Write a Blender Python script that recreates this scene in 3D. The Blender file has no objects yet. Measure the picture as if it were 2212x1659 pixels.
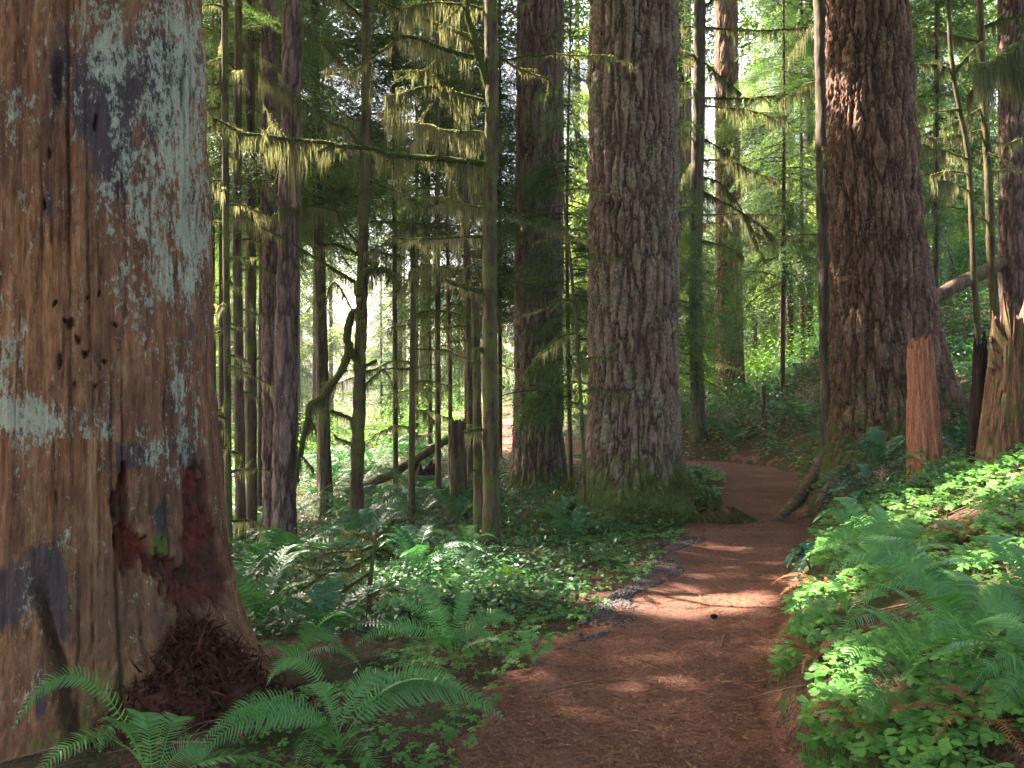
import bpy, math
import numpy as np
from mathutils import Vector

# ------------------------------------------------------------------ camera, world, sun, exposure
scene = bpy.context.scene
COL = scene.collection
F = 1915.0            # focal length in the pixels of a 2212 x 1659 picture
EYE = 1.6
cam_d = bpy.data.cameras.new('camera')
cam = bpy.data.objects.new('camera', cam_d)
COL.objects.link(cam)
cam.location = (0, 0, EYE)
cam.rotation_euler = (math.radians(90), 0, 0)
cam_d.sensor_width = 36
cam_d.lens = 36 * F / 2212
cam_d.clip_start = 0.05
cam_d.clip_end = 800
scene.camera = cam

SUN_EL, SUN_AZ = math.radians(47), math.radians(-60)   # azimuth from the view direction, negative = left
SUN = np.array([math.sin(SUN_AZ) * math.cos(SUN_EL), math.cos(SUN_AZ) * math.cos(SUN_EL), math.sin(SUN_EL)])
world = bpy.data.worlds.new('World')
scene.world = world
world.use_nodes = True
wn = world.node_tree
bg = wn.nodes['Background']
sky = wn.nodes.new('ShaderNodeTexSky')
sky.sky_type = 'NISHITA'
sky.sun_disc = False
sky.sun_elevation = SUN_EL
sky.sun_rotation = SUN_AZ
sky.dust_density = 6
sky.ozone_density = .5
wn.links.new(sky.outputs[0], bg.inputs[0])
bg.inputs[1].default_value = 0.15
sl = bpy.data.lights.new('sun', 'SUN')
sl.energy = 5.0
sl.angle = math.radians(0.5)
sl.color = (1.0, 0.93, 0.80)
so = bpy.data.objects.new('sun', sl)
COL.objects.link(so)
so.rotation_euler = Vector(SUN).to_track_quat('Z', 'Y').to_euler()
vs = scene.view_settings
vs.view_transform = 'Standard'
vs.look = 'None'
vs.exposure = 3.4
vs.use_white_balance = True
vs.white_balance_temperature = 6900
vs.white_balance_tint = 15
vs.gamma = 1
scene.render.engine = 'CYCLES'
cy = scene.cycles
cy.max_bounces = 6
cy.diffuse_bounces = 4
cy.glossy_bounces = 2
cy.transmission_bounces = 4
cy.transparent_max_bounces = 4
cy.volume_bounces = 0
cy.sample_clamp_indirect = 6
cy.use_denoising = True
cy.caustics_reflective = False
cy.caustics_refractive = False

RNG = np.random.default_rng(7)

# ------------------------------------------------------------------ noise
_g = np.random.default_rng(3)
_perm = np.concatenate([_g.permutation(256)] * 3)
_grad = _g.normal(size=(256, 3))
_grad /= np.linalg.norm(_grad, axis=1)[:, None]


def perlin(p):
    p = np.asarray(p, float)
    i = np.floor(p).astype(int)
    f = p - i
    i &= 255
    u = f * f * f * (f * (f * 6 - 15) + 10)
    out = 0
    for dx in (0, 1):
        for dy in (0, 1):
            for dz in (0, 1):
                h = _perm[_perm[_perm[(i[..., 0] + dx) & 255] + ((i[..., 1] + dy) & 255)] + ((i[..., 2] + dz) & 255)]
                g = _grad[h]
                d = (g[..., 0] * (f[..., 0] - dx) + g[..., 1] * (f[..., 1] - dy) + g[..., 2] * (f[..., 2] - dz))
                w = (u[..., 0] if dx else 1 - u[..., 0]) * (u[..., 1] if dy else 1 - u[..., 1]) * (u[..., 2] if dz else 1 - u[..., 2])
                out = out + d * w
    return out * 1.5


def fbm(p, octv=4, gain=.5):
    a, s, k = 1.0, 0, 1.0
    p = np.asarray(p, float)
    for o in range(octv):
        s = s + a * perlin(p * k + 17.3 * o)
        a *= gain
        k *= 2.03
    return s


def worley(p):
    i0 = np.floor(p).astype(int)
    f1 = np.full(p.shape[:-1], 9.)
    f2 = f1.copy()
    idc = np.zeros(p.shape[:-1])
    for dx in (-1, 0, 1):
        for dy in (-1, 0, 1):
            for dz in (-1, 0, 1):
                c = i0 + np.array([dx, dy, dz])
                h = _perm[_perm[_perm[c[..., 0] & 255] + (c[..., 1] & 255)] + (c[..., 2] & 255)]
                j = np.stack([_perm[h + 11] / 255., _perm[h + 57] / 255., _perm[h + 101] / 255.], -1)
                d = np.linalg.norm(c + .1 + .8 * j - p, axis=-1)
                m = d < f1
                f2 = np.where(m, f1, np.minimum(f2, d))
                idc = np.where(m, h / 255., idc)
                f1 = np.where(m, d, f1)
    return f1, f2, idc


def sstep(a, b, x):
    t = np.clip((x - a) / (b - a), 0, 1)
    return t * t * (3 - 2 * t)


# ------------------------------------------------------------------ mesh building
def mk(name, parts, mat, parent=None, smooth=True, attrs=None):
    """parts: list of (V (n,3), F (m,k)); one mesh object out of them all."""
    parts = [p for p in parts if len(p[0]) and len(p[1])]
    me = bpy.data.meshes.new(name)
    nv = sum(len(p[0]) for p in parts)
    V = np.concatenate([p[0] for p in parts]).astype(np.float32)
    loops, starts, off, ls = [], [], 0, 0
    for v, f in parts:
        f = np.asarray(f)
        loops.append((f + off).ravel())
        starts.append(ls + np.arange(len(f)) * f.shape[1])
        ls += f.size
        off += len(v)
    loops = np.concatenate(loops).astype(np.int32)
    starts = np.concatenate(starts).astype(np.int32)
    me.vertices.add(nv)
    me.vertices.foreach_set('co', V.ravel())
    me.loops.add(len(loops))
    me.loops.foreach_set('vertex_index', loops)
    me.polygons.add(len(starts))
    me.polygons.foreach_set('loop_start', starts)
    me.update(calc_edges=True)
    if smooth:
        me.polygons.foreach_set('use_smooth', np.ones(len(starts), bool))
    if attrs:
        for k, a in attrs.items():
            at = me.attributes.new(k, 'FLOAT', 'POINT')
            at.data.foreach_set('value', np.asarray(a, np.float32).ravel())
    me.materials.append(mat)
    o = bpy.data.objects.new(name, me)
    COL.objects.link(o)
    if parent is not None:
        o.parent = parent
        o.location = -np.array(parent.location)
    return o


def tag(o, label=None, cat=None, group=None, kind=None):
    if label: o['label'] = label
    if cat: o['category'] = cat
    if group: o['group'] = group
    if kind: o['kind'] = kind
    return o


def thing(name, loc, label, cat, group=None):
    o = bpy.data.objects.new(name, None)
    o.empty_display_size = .2
    o.location = [float(c) for c in loc]
    COL.objects.link(o)
    return tag(o, label, cat, group)


def copy_tree(o, parent=None):
    c = o.copy()
    COL.objects.link(c)
    if parent is not None:
        c.parent = parent
    for ch in o.children:
        copy_tree(ch, c)
    return c


def W(px, py, Y):
    return np.array([(px - 1106) / F * Y, Y, EYE - (py - 829.5) / F * Y])


def tube(pts, rad, n=8, cap=True, lump=0, lumpf=12, seed=0):
    pts = np.asarray(pts, float)
    m = len(pts)
    rad = np.broadcast_to(np.asarray(rad, float), (m,))
    T = np.gradient(pts, axis=0)
    T /= np.linalg.norm(T, axis=1)[:, None] + 1e-9
    ref = np.array([0, 0, 1.]) if abs(T[:, 2]).mean() < .8 else np.array([1., 0, 0])
    A = np.cross(T, ref)
    A /= np.linalg.norm(A, axis=1)[:, None] + 1e-9
    B = np.cross(T, A)
    th = np.arange(n) * 2 * np.pi / n
    D = A[:, None] * np.cos(th)[None, :, None] + B[:, None] * np.sin(th)[None, :, None]
    R = rad[:, None] * np.ones(n)
    V = pts[:, None] + D * R[..., None]
    if lump:
        q = fbm(V * lumpf + seed, 3)
        V = V + D * (q * lump)[..., None] * R[..., None]
    V = V.reshape(-1, 3)
    i = np.arange(m - 1)[:, None] * n
    j = np.arange(n)[None]
    k = (j + 1) % n
    Fq = np.stack([i + j, i + k, i + n + k, i + n + j], -1).reshape(-1, 4)
    if cap:
        V = np.concatenate([V, pts[:1], pts[-1:]])
        c0, c1 = m * n, m * n + 1
        a = np.arange(n)
        b = (a + 1) % n
        F3 = np.concatenate([np.stack([b, a, np.full(n, c0), np.full(n, c0)], -1)[:, :3],
                             np.stack([(m - 1) * n + a, (m - 1) * n + b, np.full(n, c1)], -1)])
        return [(V, Fq), (np.zeros((0, 3)), F3)] if False else [(V, Fq)] + [(V.copy()[:0], F3)] if False else _merge(V, Fq, F3)
    return [(V, Fq)]


def _merge(V, Fq, F3):
    # triangles as a second block over their own copies of the cap vertices
    idx = np.unique(F3)
    mp = {int(a): b for b, a in enumerate(idx)}
    f = np.vectorize(mp.get)(F3)
    return [(V, Fq), (V[idx], f)]


def smooth_curve(ctrl, n=24):
    P = np.asarray(ctrl, float)
    if len(P) == 2:
        t = np.linspace(0, 1, n)[:, None]
        return P[0] * (1 - t) + P[1] * t
    P = np.concatenate([[2 * P[0] - P[1]], P, [2 * P[-1] - P[-2]]])
    segs = len(P) - 3
    out = []
    t = np.linspace(0, segs - 1e-6, n)
    for u in t:
        i = int(u)
        f = u - i
        a, b, c, d = P[i:i + 4]
        out.append(.5 * ((2 * b) + (c - a) * f + (2 * a - 5 * b + 4 * c - d) * f * f + (3 * b - a - 3 * c + d) * f ** 3))
    return np.array(out)


def ribbons(base, dirv, L, w, rng, seg=2, sway=.06, grav=0.):
    """Thin tapering strips: base (n,3), dirv (n,3) unit, L (n,), w (n,)."""
    n = len(base)
    if n == 0:
        return []
    yaw = rng.uniform(0, np.pi, n)
    side = np.stack([np.cos(yaw), np.sin(yaw), np.zeros(n)], 1)
    side -= dirv * (side * dirv).sum(1)[:, None]
    side /= np.linalg.norm(side, axis=1)[:, None] + 1e-9
    sw = rng.normal(0, sway, (n, 3)) * L[:, None]
    V = []
    for k in range(seg + 1):
        t = k / seg
        c = base + dirv * (L * t)[:, None] + sw * (t * t)
        c[:, 2] -= grav * L * t * t
        ww = w * (1 - t) ** .8 * .5 if k < seg else w * 0.04
        V.append(c - side * ww[:, None])
        V.append(c + side * ww[:, None])
    V = np.stack(V, 1)
    m = 2 * (seg + 1)
    o = np.arange(n)[:, None] * m
    Fs = [np.stack([o[:, 0] + 2 * k, o[:, 0] + 2 * k + 1, o[:, 0] + 2 * k + 3, o[:, 0] + 2 * k + 2], 1) for k in range(seg)]
    return [(V.reshape(-1, 3), np.concatenate(Fs))]


# ------------------------------------------------------------------ materials
def new_mat(name):
    m = bpy.data.materials.new(name)
    m.use_nodes = True
    nt = m.node_tree
    nt.nodes.clear()
    return m, nt


class NB:
    def __init__(s, name):
        s.m, s.t = new_mat(name)
        s.tc = s.n('TexCoord').outputs['Object']

    def n(s, kind, **kw):
        nd = s.t.nodes.new('ShaderNode' + kind)
        for k, v in kw.items():
            setattr(nd, k, v)
        return nd

    def put(s, sock, v):
        if v is None: return
        if hasattr(v, 'is_linked') or isinstance(v, bpy.types.NodeSocket):
            s.t.links.new(v, sock)
        elif isinstance(v, (tuple, list)) and len(v) == 3 and sock.type == 'RGBA':
            sock.default_value = (*v, 1)
        else:
            sock.default_value = v

    def scale(s, sc, src=None):
        mp = s.n('Mapping')
        s.put(mp.inputs[0], src or s.tc)
        mp.inputs['Scale'].default_value = sc
        return mp.outputs[0]

    def noise(s, sc, vec=None, detail=4, rough=.55, dist=0.):
        nd = s.n('TexNoise')
        s.put(nd.inputs['Vector'], vec or s.tc)
        nd.inputs['Scale'].default_value = sc
        nd.inputs['Detail'].default_value = detail
        nd.inputs['Roughness'].default_value = rough
        nd.inputs['Distortion'].default_value = dist
        return nd.outputs['Fac']

    def ramp(s, fac, stops, interp='LINEAR'):
        nd = s.n('ValToRGB')
        nd.color_ramp.interpolation = interp
        el = nd.color_ramp.elements
        while len(el) < len(stops):
            el.new(.5)
        for e, (p, c) in zip(el, stops):
            e.position = p
            e.color = (*c, 1) if isinstance(c, (tuple, list)) else (c, c, c, 1)
        s.put(nd.inputs[0], fac)
        return nd.outputs[0]

    def mix(s, fac, a, b, mode='MIX'):
        nd = s.n('Mix', data_type='RGBA', blend_type=mode)
        s.put(nd.inputs[0], fac)
        s.put(nd.inputs[6], a)
        s.put(nd.inputs[7], b)
        return nd.outputs[2]

    def math(s, op, a, b=0., clamp=False):
        nd = s.n('Math', operation=op, use_clamp=clamp)
        s.put(nd.inputs[0], a)
        s.put(nd.inputs[1], b)
        return nd.outputs[0]

    def attr(s, name):
        return s.n('Attribute', attribute_name=name).outputs['Fac']

    def island(s):
        return s.n('NewGeometry').outputs['Random Per Island']

    def objrand(s):
        return s.n('ObjectInfo').outputs['Random']

    def bump(s, h, strength=.5, dist=.01, nrm=None):
        nd = s.n('Bump')
        nd.inputs['Strength'].default_value = strength
        nd.inputs['Distance'].default_value = dist
        s.put(nd.inputs['Height'], h)
        if nrm: s.put(nd.inputs['Normal'], nrm)
        return nd.outputs[0]

    def out(s, col, rough=.85, nrm=None, spec=.3, translucent=0, tcol=None):
        p = s.n('BsdfPrincipled')
        s.put(p.inputs['Base Color'], col)
        s.put(p.inputs['Roughness'], rough)
        s.put(p.inputs['Specular IOR Level'], spec)
        if nrm: s.put(p.inputs['Normal'], nrm)
        o = s.n('OutputMaterial')
        if translucent:
            t = s.n('BsdfTranslucent')
            s.put(t.inputs[0], tcol or col)
            mx = s.n('MixShader')
            mx.inputs[0].default_value = translucent
            s.t.links.new(p.outputs[0], mx.inputs[1])
            s.t.links.new(t.outputs[0], mx.inputs[2])
            s.t.links.new(mx.outputs[0], o.inputs[0])
        else:
            s.t.links.new(p.outputs[0], o.inputs[0])
        return s.m


def m_leaf(name, stops, rough=.5, spec=.4, tr=.4, ttint=(1.5, 1.45, .7), vary=1.0):
    b = NB(name)
    f = b.math('ADD', b.math('MULTIPLY', b.island(), .55), b.math('MULTIPLY', b.objrand(), .45))
    c = b.ramp(f, stops)
    tc = b.mix(1.0, c, ttint, 'MULTIPLY')
    return b.out(c, rough, None, spec, tr, tc)


def m_bark(name, c_dark, c_mid, c_light, lichen=(.24, .25, .17), lich=.45, moss=(.055, .075, .02), mossbias=0.0, scale=1.0):
    b = NB(name)
    st = b.scale((1, 1, .3))
    n1 = b.noise(9 * scale, st, 5, .6, .6)
    n2 = b.noise(38 * scale, st, 4, .65)
    n3 = b.noise(2.1 * scale, None, 3)
    f = b.attr('ridge')
    base = b.ramp(b.math('ADD', b.math('MULTIPLY', n1, .55), b.math('MULTIPLY', n2, .45)), [(.3, c_dark), (.5, c_mid), (.72, c_light)])
    base = b.mix(b.ramp(f, [(.12, 0.8), (.6, 0)]), base, c_dark)
    lf = b.noise(26 * scale, None, 5, .7)
    lm = b.ramp(b.math('ADD', b.math('ADD', lf, b.math('MULTIPLY', n3, .35)), b.math('MULTIPLY', f, .08)), [(.88 - lich * .3, 0), (1.0 - lich * .3, .75)])
    base = b.mix(lm, base, lichen)
    mm = b.math('ADD', b.math('ADD', b.attr('moss'), mossbias), b.math('MULTIPLY', b.math('SUBTRACT', b.noise(7, None, 5, .7), .5), 2.2), )
    base = b.mix(b.ramp(mm, [(.35, 0), (.7, .9)]), base, b.mix(b.noise(60, None, 2), moss, (moss[0] * 2.1, moss[1] * 2.0, moss[2] * 1.8)))
    h = b.math('ADD', b.math('MULTIPLY', n1, .5), b.math('MULTIPLY', n2, .5))
    nr = b.bump(h, .9, .03)
    nr = b.bump(b.noise(120 * scale, st, 3, .7), .5, .006, nr)
    return b.out(base, .92, nr, .2)


def m_simplewood(name, stops, moss=.0, lich=0.):
    b = NB(name)
    st = b.scale((1, 1, .12))
    n = b.noise(16, st, 6, .65, .3)
    c = b.ramp(n, stops)
    mm = b.math('ADD', b.noise(5, None, 6, .7), moss)
    c = b.mix(b.ramp(mm, [(.55, 0), (.68, .9)]), c, b.mix(b.noise(50, None, 2), (.05, .065, .015), (.12, .15, .035)))
    nr = b.bump(b.noise(40, st, 5, .7), .8, .015)
    return b.out(c, .9, nr, .2)


M = {}
M['fir_a'] = m_bark('fir_bark_grey', (.040, .024, .019), (.175, .112, .085), (.36, .26, .19), lich=.48)
M['fir_b'] = m_bark('fir_bark_red', (.038, .018, .013), (.17, .092, .066), (.36, .22, .155), lich=.30, mossbias=.04)
M['fir_c'] = m_bark('fir_bark_purple', (.04, .023, .022), (.165, .105, .095), (.30, .205, .18), lich=.25)
M['slim'] = m_simplewood('slim_bark', [(.3, (.02, .013, .009)), (.5, (.075, .052, .035)), (.7, (.16, .115, .078))], .035)
M['slim_mossy'] = m_simplewood('slim_bark_mossy', [(.3, (.02, .014, .008)), (.5, (.075, .055, .032)), (.7, (.16, .12, .07))], .075)
M['slim_grey'] = m_simplewood('slim_bark_grey', [(.3, (.03, .024, .019)), (.5, (.09, .07, .055)), (.7, (.18, .145, .115))], .03)
M['moss'] = m_leaf('hanging_moss', [(0, (.07, .08, .035)), (.4, (.15, .165, .08)), (.8, (.27, .27, .16)), (1, (.38, .35, .25))], .9, .1, .6, (1.3, 1.25, .95))
M['moss_green'] = m_leaf('branch_moss', [(0, (.030, .042, .012)), (.5, (.065, .082, .022)), (1, (.13, .15, .045))], .95, .1, .35, (1.4, 1.4, .7))
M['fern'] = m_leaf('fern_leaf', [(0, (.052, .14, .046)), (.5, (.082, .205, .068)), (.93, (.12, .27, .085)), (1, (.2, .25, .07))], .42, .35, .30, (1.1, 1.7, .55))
M['fern_far'] = m_leaf('fern_leaf_shaded', [(0, (.022, .070, .036)), (.5, (.038, .11, .052)), (1, (.065, .16, .065))], .38, .45, .28, (1.1, 1.6, .6))  # darker, bluer copy of the fern green, shade put into the colour
M['fern_lime'] = m_leaf('fern_leaf_lime', [(0, (.09, .20, .02)), (1, (.16, .32, .03))], .4, .4, .5, (1.3, 1.4, .4))
M['fern_dead'] = m_leaf('fern_leaf_dead', [(0, (.16, .065, .03)), (1, (.30, .15, .07))], .8, .2, .3, (1.2, 1, .8))
M['oxalis'] = m_leaf('sorrel_leaf', [(0, (.055, .16, .040)), (.45, (.085, .23, .055)), (.86, (.13, .31, .075)), (.95, (.19, .32, .08)), (.97, (.42, .38, .08)), (1, (.45, .40, .12))], .48, .4, .38, (1.25, 1.35, .5))
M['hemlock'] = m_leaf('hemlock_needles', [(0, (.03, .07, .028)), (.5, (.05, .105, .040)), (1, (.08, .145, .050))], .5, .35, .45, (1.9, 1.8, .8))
M['hemlock_lit'] = m_leaf('hemlock_needles_sun_tinted', [(0, (.06, .11, .035)), (.5, (.10, .15, .055)), (1, (.16, .20, .08))], .55, .3, .6, (2.0, 2.0, 1.15))  # paler copy of the hemlock needles, sunlight put into the colour
M['hemlock_mid'] = m_leaf('hemlock_needles_mid', [(0, (.038, .082, .034)), (.5, (.065, .12, .050)), (1, (.11, .165, .066))], .5, .35, .52, (1.95, 1.9, 1.0))  # tone halfway between the plain and the sun-brightened needles
M['maple'] = m_leaf('maple_leaf', [(0, (.05, .14, .02)), (.6, (.09, .22, .03)), (1, (.16, .30, .04))], .5, .3, .5, (1.4, 1.5, .5))
M['ground_leaf'] = m_leaf('undergrowth_leaf', [(0, (.018, .060, .030)), (.5, (.035, .10, .042)), (.9, (.06, .15, .05)), (1, (.13, .18, .05))], .4, .5, .25, (1.2, 1.5, .6))
M['grape'] = m_leaf('grape_leaf', [(0, (.02, .085, .055)), (1, (.05, .15, .09))], .25, .7, .15, (1.1, 1.6, .7))
M['litter'] = m_leaf('needle_litter', [(0, (.045, .020, .014)), (.4, (.13, .058, .036)), (.85, (.24, .12, .075)), (1, (.40, .28, .18))], .8, .2, 0.05)
M['litter2'] = m_leaf('trail_needles', [(0, (.035, .014, .010)), (.35, (.11, .045, .028)), (.75, (.28, .13, .08)), (.93, (.42, .25, .17)), (1, (.62, .48, .36))], .8, .2, 0.05)
M['shred'] = m_leaf('rotten_shreds', [(0, (.035, .013, .009)), (.6, (.105, .040, .025)), (1, (.20, .095, .06))], .9, .15, 0.05)
M['twig'] = m_simplewood('twig_wood', [(.3, (.05, .03, .02)), (.5, (.14, .09, .06)), (.7, (.24, .17, .12))], -.1)


def m_trail():
    b = NB('trail_soil')
    n1 = b.noise(1.3, None, 5, .6)
    n2 = b.noise(38, None, 6, .75)
    n3 = b.noise(150, None, 3, .7)
    c = b.ramp(b.math('ADD', b.math('MULTIPLY', n2, .6), b.math('MULTIPLY', n3, .4)), [(.36, (.055, .022, .014)), (.5, (.21, .088, .056)), (.62, (.37, .185, .13))])
    c = b.mix(b.ramp(n1, [(.42, .55), (.6, 0)]), c, (.10, .048, .036))
    g = b.mix(b.noise(70, None, 4, .8), (.05, .035, .032), (.17, .13, .125))
    c = b.mix(b.attr('gravel'), c, g)
    nr = b.bump(n2, .9, .035)
    nr = b.bump(n3, .8, .01, nr)
    return b.out(c, .92, nr, .2)


def m_ground():
    b = NB('forest_floor')
    n1 = b.noise(2.2, None, 6, .65)
    n2 = b.noise(45, None, 5, .75)
    c = b.ramp(n2, [(.35, (.030, .016, .010)), (.5, (.085, .043, .028)), (.66, (.19, .11, .075))])
    g = b.mix(n2, (.015, .03, .010), (.05, .085, .025))
    c = b.mix(b.ramp(n1, [(.46, 0), (.58, .85)]), c, g)
    nr = b.bump(n2, .9, .04)
    return b.out(c, .95, nr, .15)


M['trail'] = m_trail()
M['ground'] = m_ground()

# ------------------------------------------------------------------ terrain
#        x      y     z    half width
PATH = np.array([
    (.25, -30, 0, .65), (.30, -4, 0, .65), (.36, 0, 0, .65), (.42, 2, 0, .65), (.467, 3.7, 0, .64), (.62, 4.57, 0, .64), (.95, 5.38, 0, .60),
    (1.50, 6.66, 0, .54), (2.05, 8.28, 0, .58), (2.55, 9.58, 0, .62), (3.12, 11.35, 0, .55), (3.80, 13.3, 0, .56),
    (4.30, 15.3, 0, .62), (4.40, 16.8, 0, .62), (3.9, 18.1, -.02, .55), (2.6, 18.9, -.05, .5), (1.3, 19.8, -.12, .5),
    (.5, 22, -.2, .55), (.0, 26, -.28, .7), (-.25, 31, -.35, .8), (-.3, 38, -.35, .8), (.5, 47, -.3, .8), (1.5, 70, 0, .8)])


def path_info(x, y):
    shp = np.shape(x)
    x = np.ravel(x).astype(float)
    y = np.ravel(y).astype(float)
    bd = np.full(len(x), 1e9)
    bs = np.zeros(len(x)); bz = np.zeros(len(x)); bw = np.zeros(len(x))
    for a, b in zip(PATH[:-1], PATH[1:]):
        dx, dy = b[0] - a[0], b[1] - a[1]
        L2 = dx * dx + dy * dy
        t = np.clip(((x - a[0]) * dx + (y - a[1]) * dy) / L2, 0, 1)
        ex, ey = x - a[0] - t * dx, y - a[1] - t * dy
        d = np.hypot(ex, ey)
        m = d < bd
        sg = np.sign(ex * dy - ey * dx)      # + = right of the direction of travel
        bd = np.where(m, d, bd)
        bs = np.where(m, sg * d, bs)
        bz = np.where(m, a[2] + t * (b[2] - a[2]), bz)
        bw = np.where(m, a[3] + t * (b[3] - a[3]), bw)
    return bs.reshape(shp), bz.reshape(shp), bw.reshape(shp)


def terrain(x, y, rough=True):
    x = np.asarray(x, float); y = np.asarray(y, float)
    s, z, w = path_info(x, y)
    tr = np.maximum(s - w, 0)
    tl = np.maximum(-s - w, 0)
    a = x / np.maximum(y, 3.)
    k = .13 + .34 * sstep(.27, .42, a) * sstep(60, 25, y)
    up = .12 * sstep(0, .22, tr) + .43 * np.minimum(tr, 1.6) + k * np.maximum(tr - 1.6, 0)
    up = np.where(up > 5, 5 + 6 * np.tanh((up - 5) / 12), up)
    dn = 1.6 * (1 - np.exp(-(tl / 9.) ** 1.6))
    h = z + up - dn
    if rough:
        p = np.stack([x, y, np.zeros_like(x)], -1)
        off = np.maximum(tr, tl)
        h = h + sstep(0, 1.2, off) * (.07 * fbm(p * 1.1, 3) + .12 * fbm(p * .25 + 5, 2) * sstep(2, 8, off)) + .010 * fbm(p * 2.3, 3)
        h = h - .03 * sstep(1, 0, np.abs(s) / np.maximum(w, .1))
    return h


def hit(px, py):
    d = np.geomspace(1.2, 90, 1500)
    x = (px - 1106) / F * d
    z = EYE - (py - 829.5) / F * d
    g = terrain(x, d)
    i = np.argmax(z < g)
    if z[i] >= g[i]: i = len(d) - 1
    return np.array([x[i], d[i], g[i]])


def gz(x, y):
    return float(terrain(np.array([x]), np.array([y]))[0])


def build_ground():
    u = np.linspace(-1, 1, 420)
    xs = np.sign(u) * (np.abs(u) * 9 + (np.abs(u) ** 4) * 150)
    v = np.linspace(0, 1, 520)
    ys = -12 + v * 40 + v ** 5 * 170
    X, Y = np.meshgrid(xs, ys)
    Z = terrain(X, Y)
    V = np.stack([X, Y, Z], -1).reshape(-1, 3)
    n, m = len(xs), len(ys)
    i = np.arange(m - 1)[:, None] * n
    j = np.arange(n - 1)[None]
    Fq = np.stack([i + j, i + j + 1, i + n + j + 1, i + n + j], -1).reshape(-1, 4)
    tag(mk('ground', [(V, Fq)], M['ground']), kind='structure')
    # the trail, a sheet that dives under the ground at its ragged edges
    cur = smooth_curve(PATH[1:, :2], 900)
    T = np.gradient(cur, axis=0)
    T /= np.linalg.norm(T, axis=1)[:, None]
    N = np.stack([T[:, 1], -T[:, 0]], 1)
    q = np.linspace(-1.35, 1.35, 60)
    _, _, w = path_info(cur[:, 0], cur[:, 1])
    P = cur[:, None] + N[:, None] * (q[None, :] * w[:, None])[..., None]
    x, y = P[..., 0], P[..., 1]
    z = terrain(x, y)
    p3 = np.stack([x, y, np.zeros_like(x)], -1)
    edge = 1.02 + .22 * fbm(p3 * 2.6, 4)
    z = z + .014 - .09 * sstep(0, .3, np.abs(q)[None] - edge)
    grav = .85 * sstep(.0, .6, -q[None] - .55 + .75 * fbm(p3 * 7, 4, .7)) * sstep(5.6, 6.3, y) * sstep(9.3, 8.4, y)
    V = np.stack([x, y, z], -1).reshape(-1, 3)
    m, n = len(cur), len(q)
    i = np.arange(m - 1)[:, None] * n
    j = np.arange(n - 1)[None]
    Fq = np.stack([i + j, i + j + 1, i + n + j + 1, i + n + j], -1).reshape(-1, 4)
    tag(mk('trail', [(V, Fq)], M['trail'], attrs={'gravel': grav}), kind='structure')


build_ground()


# ------------------------------------------------------------------ trunks
def trunk_grid(axis, rad, nth, zs, flare=0, fh=.5, lobes=(), ridge=None, th0=0):
    """axis: (k,3) points by z; rad: radii at those points. Returns V, F, attrs."""
    axis = np.asarray(axis, float)
    cx = np.interp(zs, axis[:, 2], axis[:, 0])
    cyy = np.interp(zs, axis[:, 2], axis[:, 1])
    r = np.interp(zs, axis[:, 2], rad)
    z0 = axis[0, 2]
    th = np.arange(nth) * 2 * np.pi / nth
    TH, Z = np.meshgrid(th, zs)
    R = r[:, None] * np.ones_like(TH)
    hh = np.maximum(Z - z0, 0)
    R = R + flare * np.exp(-hh / fh)
    for (a, amp, sharp, lh) in lobes:
        R = R + amp * np.exp(-hh / lh) * np.maximum(np.cos(TH - a), 0) ** sharp
    p = np.stack([np.cos(TH) * R, np.sin(TH) * R, Z], -1)
    at = {}
    rd = np.ones_like(TH)
    if ridge:
        fr, zf, depth = ridge
        q = np.stack([p[..., 0], p[..., 1], Z * zf], -1)
        qq = np.stack([p[..., 0], p[..., 1], Z * max(zf, .3)], -1)
        wv = np.stack([fbm(qq * fr * .8 + 3, 4, .6), fbm(qq * fr * .8 + 9, 4, .6), fbm(qq * fr + 19, 3) * .7], -1) * (.42 / fr)
        q1 = (q + wv) * fr
        f1, f2, idc = worley(q1)
        g1, g2, idg = worley(q1 * 2.3 + 31)
        a_ = np.clip((f2 - f1) * 2.3, 0, 1) ** .7
        b_ = np.clip((g2 - g1) * 3.0, 0, 1) ** .6
        rd = a_ * (.78 + .22 * b_) * (.8 + .2 * idc) + .06 * (idg - .5)
        fine = fbm(np.stack([p[..., 0], p[..., 1], Z * .5], -1) * 24, 4, .65)
        R = R + depth * (rd - 1) + depth * .22 * fine
        at['ridge'] = rd.ravel()
    R = R + .03 * r[:, None] * fbm(p * 1.6, 2)
    V = np.stack([cx[:, None] + np.cos(TH) * R, cyy[:, None] + np.sin(TH) * R, Z], -1).reshape(-1, 3)
    n, m = nth, len(zs)
    i = np.arange(m - 1)[:, None] * n
    j = np.arange(n)[None]
    k = (j + 1) % n
    Fq = np.stack([i + j, i + k, i + n + k, i + n + j], -1).reshape(-1, 4)
    return V, Fq, at, (TH, Z, R)


def big_fir(name, label, base, top, r0, r1, mat, flare, fh, lobes, ridge, nth, res, ztop, cat='tree', mossh=.8, mossamp=.9):
    t = thing(name, base, label, cat)
    bx, by, bz = base
    zs = np.concatenate([np.arange(bz - .5, ztop, res), np.linspace(ztop + .3, 26, 14)])
    k = (26 - bz) / (ztop - bz)
    ax = [(bx, by, bz - .5), (bx, by, bz), (top[0], top[1], ztop), (bx + (top[0] - bx) * k, by + (top[1] - by) * k, 26)]
    V, Fq, at, (TH, Z, R) = trunk_grid(ax, [r0, r0, r1, r1 * .6], nth, zs, flare, fh, lobes, ridge)
    at['moss'] = (mossamp * np.exp(-np.maximum(Z - bz, 0) / mossh) + .0).ravel()
    mk('trunk', [(V, Fq)], mat, t, attrs=at)
    return t


PI = math.pi
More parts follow.
